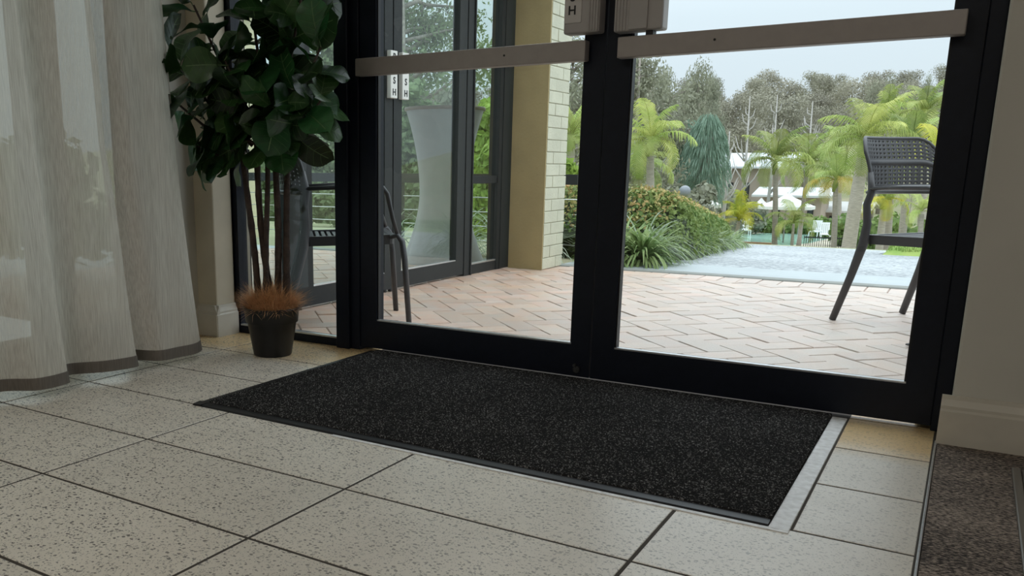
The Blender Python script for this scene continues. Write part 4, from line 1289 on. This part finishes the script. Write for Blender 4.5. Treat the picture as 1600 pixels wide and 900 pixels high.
# ---- shrubs and understorey
def shrub(px, ptop, pw, Y, mt, label, n=1500, leaf=0.11, zb=None, group=None, squash=0.9, name='shrub', pbot=None):
    p = at(px, ptop, Y); z0 = zt(p.x, Y); dep = (p - CAM).dot(CF); w_ = pw * dep / FPX / 2; R = random.Random(int(px * 7 + ptop))
    if pbot: z0 = max(z0, at(px, pbot, Y).z)
    h = max(0.3, p.z - z0)
    bl = []
    nb = max(3, int(h / max(w_, .01) * 3) + 3)
    for i in range(nb):
        t = (i + .5) / nb; a = R.uniform(0, 6.28); r_ = w_ * R.uniform(0.45, 0.75)
        bl.append((((w_ - r_) * cos(a), (w_ - r_) * sin(a), r_ * .5 + (h - r_ * 1.3) * t), r_, squash))
    c = MB(); cards(c, n, blobs_fn(bl), leaf, R)
    for b in bl: ico(c, b[0], b[1] * .68, b[2])
    o = c.build(name, M[mt], None, (p.x, Y, z0)); tag(o, label, 'shrub', group)
    return o
us = [(1000, 275, 70, 33), (1050, 285, 60, 35), (1095, 282, 60, 37), (1140, 290, 60, 52), (1030, 265, 60, 40), (1180, 310, 50, 58), (1330, 330, 60, 52), (1380, 330, 70, 40), (1430, 340, 70, 38), (1470, 320, 60, 36), (1350, 350, 50, 40), (1290, 345, 40, 58)]
for k, (a, b_, c_, d_) in enumerate(us):
    shrub(a, b_, c_, d_, 'gum_mid' if k < 6 else 'green_shrub', 'scrubby bush ' + ['behind the bright green palm', 'left of the weeping palm', 'at the foot of the weeping palm', 'below the pale house roof', 'just behind the hedge top', 'left of the large umbrella', 'right of the amber-fronded palm', 'behind the right chair legs', 'under the right chair back', 'at the right door stile', 'beside the leaning trunk', 'behind the pool loungers'][k], 900, 0.16, group='bushes around the pool')
# low hedge of dark strappy plants behind the pool chairs
for k in range(8):
    shrub(1140 + k * 23, 338 + (k % 3) * 2, 34, 60, 'green_shrub', ORD[k] + ' dark clump from the left in the low planting behind the pool chairs', 500, 0.22, group='low planting behind the pool')
# garden seen through the veranda
shrub(756, 150, 66, 12.0, 'lime_leaf', 'tall bright green shrub behind the veranda glass by the brick column', 2600, 0.085, name='tall_shrub')
shrub(768, 212, 60, 9.6, 'lime_leaf', 'dense leafy bush at rail height beside the brick column', 1800, 0.060, name='leafy_bush')
shrub(505, 190, 78, 13.5, 'gum_near', 'olive bush with small leaves seen past the left fixed pane', 3000, 0.070)
shrub(560, 205, 80, 14.5, 'green_shrub', 'dark bush hidden mostly by the left door post', 1500, 0.09)
shrub(600, 150, 60, 15.5, 'gum_near', 'tall olive bush between the left stile and the veranda door', 2200, 0.09)
shrub(660, 118, 90, 17.0, 'gum_near', 'broad light green bush behind the white cocktail table', 3200, 0.10)
shrub(715, 125, 70, 18.5, 'gum_mid', 'grey-green tree mass behind the veranda mullion', 2600, 0.11)
shrub(500, 30, 90, 19.0, 'gum_near', 'tall feathery tree at the top of the left fixed pane', 2600, 0.11)
shrub(430, 120, 120, 18.0, 'gum_near', 'grey-green tree behind the potted fig', 2600, 0.11)
shrub(892, 245, 40, 8.6, 'lime_leaf', 'yellow-green leafy shrub right of the brick column', 1500, 0.055)

# strappy plants
def strappy(x, y, h, n, mt, label, group=None, wid=0.018, seed=0, spread=0.9, name='strappy_plant', zb=None):
    R = random.Random(int(x * 97 + y * 31) + seed); b = MB()
    for k in range(n):
        a = R.uniform(0, 6.28); L_ = h * R.uniform(0.7, 1.25); el = R.uniform(0.45, 1.35)
        p0 = Vector((cos(a), sin(a), 0)) * 0.06 * h * R.random()
        pts = []; p = p0.copy(); an = el
        for q in range(7):
            pts.append(p.copy()); p = p + Vector((cos(a) * cos(an) * spread, sin(a) * cos(an) * spread, sin(an))) * L_ / 6; an -= (0.20 + 0.5 * (1.4 - el) * .3) * R.uniform(0.8, 1.5)
        s_ = Vector((-sin(a), cos(a), 0))
        vs = []
        for q, P in enumerate(pts):
            w_ = wid * (1 - (q / 6) ** 2) * 0.5 + 0.0008
            vs += [P - s_ * w_, P + s_ * w_]
        b.add(vs, [(2 * q, 2 * q + 1, 2 * q + 3, 2 * q + 2) for q in range(6)], True)
    o = b.build(name, M[mt], None, (x, y, zt(x, y) if zb is None else zb)); tag(o, label, 'plant', group)
    return o
# hedge along the left of the driveway
hd = empty('hedge', (-2.7, 9.5, zt(-2.7, 9.5)), label='clipped hedge with orange-tipped top running down beside the driveway', cat='hedge')
A_, B_ = Vector((-2.42, 6.55)), Vector((-3.42, 12.9))
HW = 0.62
def hsec(t, s, v):
    """hedge surface: t along, s across -1..1, v profile angle"""
    c = A_.lerp(B_, t); d = (B_ - A_).normalized(); nx = Vector((d.y, -d.x))
    endk = min(1, (t / 0.05)) ** .5 * min(1, ((1 - t) / 0.16)) ** .55
    hgt = (0.53 - 0.17 * t) * (0.35 + 0.65 * endk)
    a = v * pi
    x = cos(a); z = sin(a)
    x = math.copysign(abs(x) ** 0.45, x); z = abs(z) ** 0.45
    p = c + nx * x * HW * (0.5 + 0.5 * endk) * (1.15 - .15 * z)
    return Vector((p.x, p.y, zt(p.x, p.y) + z * hgt))
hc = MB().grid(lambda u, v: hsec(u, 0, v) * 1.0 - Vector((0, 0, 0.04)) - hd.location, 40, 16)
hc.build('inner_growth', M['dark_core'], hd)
RH = random.Random(4)
def hfn(top):
    def f(R):
        t = R.random(); v = R.uniform(0.0, 0.62) if not top else R.uniform(0.22, 0.78)
        p = hsec(t, 0, v); q = hsec(t, 0, v + .01); w_ = hsec(min(1, t + .01), 0, v)
        n_ = (q - p).cross(w_ - p)
        if n_.length < 1e-9: n_ = Vector((1, 0, 1))
        n_.normalize(); n_ = -n_ if n_.z < 0 and n_.x < 0 else n_
        return p + Vector((R.gauss(0, .02), R.gauss(0, .02), R.gauss(0, .02) + (0.02 if top else 0))) - hd.location, n_
    return f
hl = MB(); cards(hl, 26000, hfn(False), 0.026, RH); o = hl.build('leaves', M['hedge_leaf'], hd); o['kind'] = 'stuff'
hl = MB(); cards(hl, 13000, hfn(True), 0.022, RH); o = hl.build('orange_tips', M['hedge_tip'], hd); o['kind'] = 'stuff'
for k in range(22):
    t = k / 21; y = 6.45 + 6.4 * t; x = lx_(y) - 0.02 - 0.10 * (k % 2)
    strappy(x, y, 0.40 - 0.06 * t, 110, 'pale_strap' if k % 3 == 1 else 'strap_leaf', ORD[k] + ' strap-leaved clump from the patio along the hedge foot', 'strap-leaved clumps along the hedge', 0.020)
# nearer clumps at the corner of the patio
strappy(-1.84, 5.90, 0.40, 260, 'strap_leaf', 'large strap-leaved clump spilling onto the paving by the centre stile', None, 0.022)
strappy(-2.04, 6.05, 0.44, 220, 'strap_leaf', 'second large strap-leaved clump behind the spilling one', None, 0.022)
strappy(-1.98, 6.36, 0.48, 160, 'pale_strap', 'greyish mixed clump between the spilling plant and the hedge', None, 0.016)
strappy(-2.10, 5.84, 0.26, 110, 'lime_leaf', 'lime green clump at the foot of the brick column', None, 0.020)
strappy(-1.98, 5.76, 0.22, 90, 'strap_leaf', 'dark drooping clump at the paving edge right of the brick column', None, 0.018)
strappy(-2.30, 6.75, 0.62, 60, 'pale_strap', 'white-striped spider plant behind the brick column', None, 0.016, spread=1.1)
for k, (x, y) in enumerate(((-2.75, 5.95), (-3.0, 6.1), (-3.3, 5.95), (-3.6, 6.1), (-3.95, 6.0))):
    strappy(x, y, 0.55, 55, 'pale_strap', ORD[k] + ' pale spider plant from the brick column in the bed behind the veranda', 'spider plants behind the veranda', 0.014, spread=1.1)
shrub(930, 285, 190, 7.2, 'hedge_leaf', 'mixed green bush hidden behind the centre stiles', 2600, 0.045, pbot=400)

for k, (x, y) in enumerate(((-4.3, 0.3), (-4.4, 1.3), (-4.3, 2.2), (-4.5, 3.1))):
    bl = []; R = random.Random(60 + k)
    for i in range(9): bl.append(((R.uniform(-.3, .3), R.uniform(-.42, .42), R.uniform(.18, .66)), R.uniform(.2, .3), 0.8))
    c = MB(); cards(c, 2200, blobs_fn(bl, 0.5), 0.05, R)
    for b in bl: ico(c, b[0], b[1] * .6, b[2])
    o = c.build('shrub', M['green_shrub'], None, (x, y, 0)); tag(o, ORD[k] + ' shrub from the back in the row outside the curtained window', 'shrub', 'shrubs outside the curtained window')
# balustrade in the garden behind the veranda
bal = empty('balustrade', (-4.7, 6.6, -0.06), label='dark balustrade with thin horizontal wires behind the veranda', cat='railing')
MB().box(-2.3, 2.1, -0.02, 0.02, 0.575, 0.655).build('handrail', M['grey_alu'], bal)
for x in (-2.0, -0.93, 0.42, 1.75):
    MB().box(x, x + 0.045, -0.02, 0.02, 0, 0.575).build('post', M['grey_alu'], bal)
for z in (0.10, 0.22, 0.34, 0.46):
    MB().tube([(-2.3, 0, z), (2.1, 0, z)], 0.004, 6).build('wire', M['alu'], bal)

# ---- pool area
PZ = zt(-8, 55)
def slab(name, pts, z0, z1, m_):
    n = len(pts)
    b = MB().add([(x, y, z1) for x, y in pts] + [(x, y, z0) for x, y in pts], [tuple(range(n)), tuple(range(2 * n - 1, n - 1, -1))] + [(i, n + i, n + (i + 1) % n, (i + 1) % n) for i in range(n)])
    return fix_normals(struct(name, b, m_))
def gp(px, py, z):
    d = CF + CR * ((px - CX) / FPX) - CU * ((py - CY) / FPX); t = (z - CAM.z) / d.z
    return (CAM.x + d.x * t, CAM.y + d.y * t)
slab('pool_terrace', [gp(1105, 392, PZ), gp(1430, 392, PZ), gp(1440, 356, PZ), gp(1120, 356, PZ)], PZ - .2, PZ + 0.02, mat('sand_paving', (0.62, 0.56, 0.45), 0.8, noise=0.1, nscale=1))
wpts = [gp(a, b_, PZ) for a, b_ in ((1150, 383), (1235, 384), (1268, 380), (1300, 372), (1292, 367), (1250, 366.5), (1200, 365.5), (1150, 366.5))]
water = mat('pool_water', (0.42, 0.68, 0.58), 0.12, noise=0.15, nscale=0.5, bump=0.05, bscale=2)
slab('pool', wpts, PZ + 0.0, PZ + 0.05, water)
a, b_ = gp(1158, 388, PZ), gp(1211, 388, PZ)
tw = MB().box(a[0], b_[0], a[1] - .15, a[1] + .15, PZ, PZ + 0.30 + 0.05).build('timber_edging', mat('weathered_timber', (0.28, 0.17, 0.09), 0.8, noise=0.3, nscale=3)); tag(tw, 'brown timber wall at the near edge of the pool', 'wall')
# umbrellas
def umbrella(px, ppeak, hw, pedge, Y, label, tilt=0):
    pk = at(px, ppeak, Y); dep = (pk - CAM).dot(CF); r_ = hw * dep / FPX; ze = at(px, pedge, Y).z; z0 = zt(pk.x, Y)
    root = empty('pool_umbrella', (pk.x, Y, z0), rad(20), label, 'umbrella', 'white umbrellas by the pool')
    b = MB(); n = 8
    for q, (rr, zz) in enumerate(((0.02, pk.z), (r_ * .25, pk.z - (pk.z - ze) * .36), (r_ * .6, pk.z - (pk.z - ze) * .70), (r_, ze), (r_ * 1.0, ze - 0.16))):
        for k in range(n): b.v.append((rr * cos(2 * pi * k / n), rr * sin(2 * pi * k / n), zz - z0))
    for q in range(4):
        for k in range(n): b.f.append((q * n + k, q * n + (k + 1) % n, (q + 1) * n + (k + 1) % n, (q + 1) * n + k)); b.sm.append(False)
    b.build('canopy', mat('umbrella_cloth_%d' % int(px), (0.86, 0.86, 0.84), 0.8, transl=0.25), root)
    MB().tube([(0, 0, 0), (0, 0, pk.z - z0)], 0.04, 8).build('pole', M['bark'], root)
umbrella(1231, 301, 42, 322, 52, 'large white umbrella behind the straight slim palm')
umbrella(1093, 299, 34, 319, 44, 'white umbrella peak rising behind the hedge')
umbrella(1190, 309, 16, 322, 60, 'small white umbrella edge between the yellow palm and the slim palm')
# dome lamp
p = at(1070, 299, 20)
gl = empty('globe_lamp', (p.x, 20, zt(p.x, 20)), label='grey globe lamp above the hedge left of the white umbrella', cat='lamp')
hh = p.z - zt(p.x, 20)
MB().lathe([(0.0, hh + .13)] + [(0.13 * sin(a_ * pi / 10), hh + 0.13 * cos(a_ * pi / 10)) for a_ in range(1, 9)] + [(0.05, hh - .12)], 18).build('globe', mat('grey_globe', (0.20, 0.22, 0.25), 0.3), gl)
MB().tube([(0, 0, 0), (0, 0, hh - .1)], 0.03, 8).build('post', M['grey_alu'], gl)
MB().lathe([(0.06, hh - .14), (0.16, hh - .16), (0.17, hh - .26), (0.05, hh - .28)], 16).build('collar', M['palm_yellow'], gl)
# pool chairs
white = mat('white_plastic', (0.80, 0.82, 0.84), 0.4)
def pool_chair(px, pbase, ph, Y, rz, label):
    p = at(px, pbase, Y); z0 = zt(p.x, Y) + 0.02; s = 0.95
    root = empty('pool_chair', (p.x, Y, z0), rz, label, 'chair', 'white chairs by the pool'); root.scale = (s, s, s)
    MB().bbox(-.28, .28, -.28, .28, .38, .43, .01).build('seat', white, root)
    b = MB()
    for k in range(5): b.box(-.26 + k * .107, -.26 + k * .107 + .085, -.0, .03, 0, .62)
    b.box(-.28, .28, -.005, .035, .60, .68)
    b.build('backrest', white, root, (0, .26, .42), (rad(-14), 0, 0))
    lm = MB().box(-.025, .025, -.025, .025, 0, .40).mesh('leg', white)
    for x in (-.25, .25):
        for y in (-.25, .25): inst('leg', lm, root, (x, y, 0))
        MB().box(x - .03, x + .03, -.30, .28, .60, .63).build('armrest', white, root)
pool_chair(1165, 361, 18, 56, rad(25), 'white plastic chair alone at the left end of the pool')
pool_chair(1273, 361, 18, 57, rad(-10), 'white chair between the two palms at the right end of the pool')
pool_chair(1290, 361, 18, 55, rad(15), 'white chair left of the thin-trunked palm')
pool_chair(1318, 362, 18, 58, rad(-20), 'white chair right of the thin-trunked palm')
pool_chair(1331, 363, 18, 60, rad(30), 'white chair beside the big leaning trunk')
# pool fence
fx0, fx1 = at(1258, 360, 44).x, at(1345, 360, 44).x
pf = empty('pool_fence', ((fx0 + fx1) / 2, 44, zt(-6, 44)), label='low dark picket fence in front of the pool loungers', cat='fence')
w_ = (fx1 - fx0) / 2
MB().box(-w_, w_, -.02, .02, .95, 1.0).build('top_rail', M['grey_alu'], pf); MB().box(-w_, w_, -.02, .02, .12, .16).build('bottom_rail', M['grey_alu'], pf)
pm = MB().box(-.012, .012, -.012, .012, 0, 1.05).mesh('picket', M['grey_alu'])
for k in range(26): inst('picket', pm, pf, (-w_ + 2 * w_ * k / 25, 0, 0))
for k, px in enumerate((1262, 1275, 1290, 1302, 1318, 1334)):
    p = at(px, 380, 43)
    strappy(p.x, 43, 0.85, 50, 'strap_leaf', ORD[k] + ' green tuft from the left at the foot of the pool fence', 'tufts along the pool fence', 0.05)

# buildings
def house(px0, px1, ptop, peave, Y, depth, label, wallc, roofc, wins=(), overhang=0.6):
    a = at(px0, peave, Y); b_ = at(px1, peave, Y); ridge = at((px0 + px1) / 2, ptop, Y + depth / 2).z
    z0 = zt((a.x + b_.x) / 2, Y) - .3
    cx_, hw, ze = (a.x + b_.x) / 2, (b_.x - a.x) / 2, a.z - z0
    root = empty('building', (cx_, Y, z0), 0, label, 'building')
    MB().box(-hw, hw, 0, depth, 0, ze).build('walls', wallc, root)
    r_ = MB().prism([(-overhang, ze - .05), (depth / 2, ridge - z0), (depth + overhang, ze - .05), (depth + overhang, ze + .08), (depth / 2, ridge - z0 + .15), (-overhang, ze + .08)], 'x', -hw - overhang, hw + overhang)
    fix_normals(r_.build('roof', roofc, root))
    for (u0, u1, v0, v1) in wins:
        f = MB().box(-hw + 2 * hw * u0, -hw + 2 * hw * u1, -.06, .05, ze * v0, ze * v1).build('window', M['grey_alu'], root)
        MB().box(-hw + 2 * hw * u0 + .06, -hw + 2 * hw * u1 - .06, -.08, -.05, ze * v0 + .06, ze * v1 - .06).build('pane', mat('dark_pane', (0.05, 0.06, 0.07), 0.1), f)
roofm = mat('pale_roof', (0.58, 0.62, 0.66), 0.5, noise=0.05, nscale=2)
wallm = mat('brown_render', (0.40, 0.34, 0.28), 0.8, noise=0.1, nscale=1)
house(1128, 1232, 242, 262, 69, 4.5, 'long house with a pale roof behind the palms', wallm, roofm, ((.1, .2, .4, .75), (.35, .45, .4, .75)))
house(1192, 1285, 296, 306, 63, 3.5, 'brown pool house with dark windows behind the large umbrella', wallm, mat('grey_roof', (0.55, 0.58, 0.58), 0.6), ((.18, .32, .45, .8), (.55, .66, .5, .8), (.78, .88, .5, .8)))
house(985, 1045, 262, 284, 62, 8, 'pale roofed building low behind the bright green palm', mat('green_grey_wall', (0.42, 0.45, 0.40), 0.8), roofm)
house(1285, 1345, 318, 330, 66, 7, 'low brown building behind the pool loungers', wallm, mat('grey_roof_b', (0.50, 0.50, 0.48), 0.6), ((.2, .4, .4, .8),))
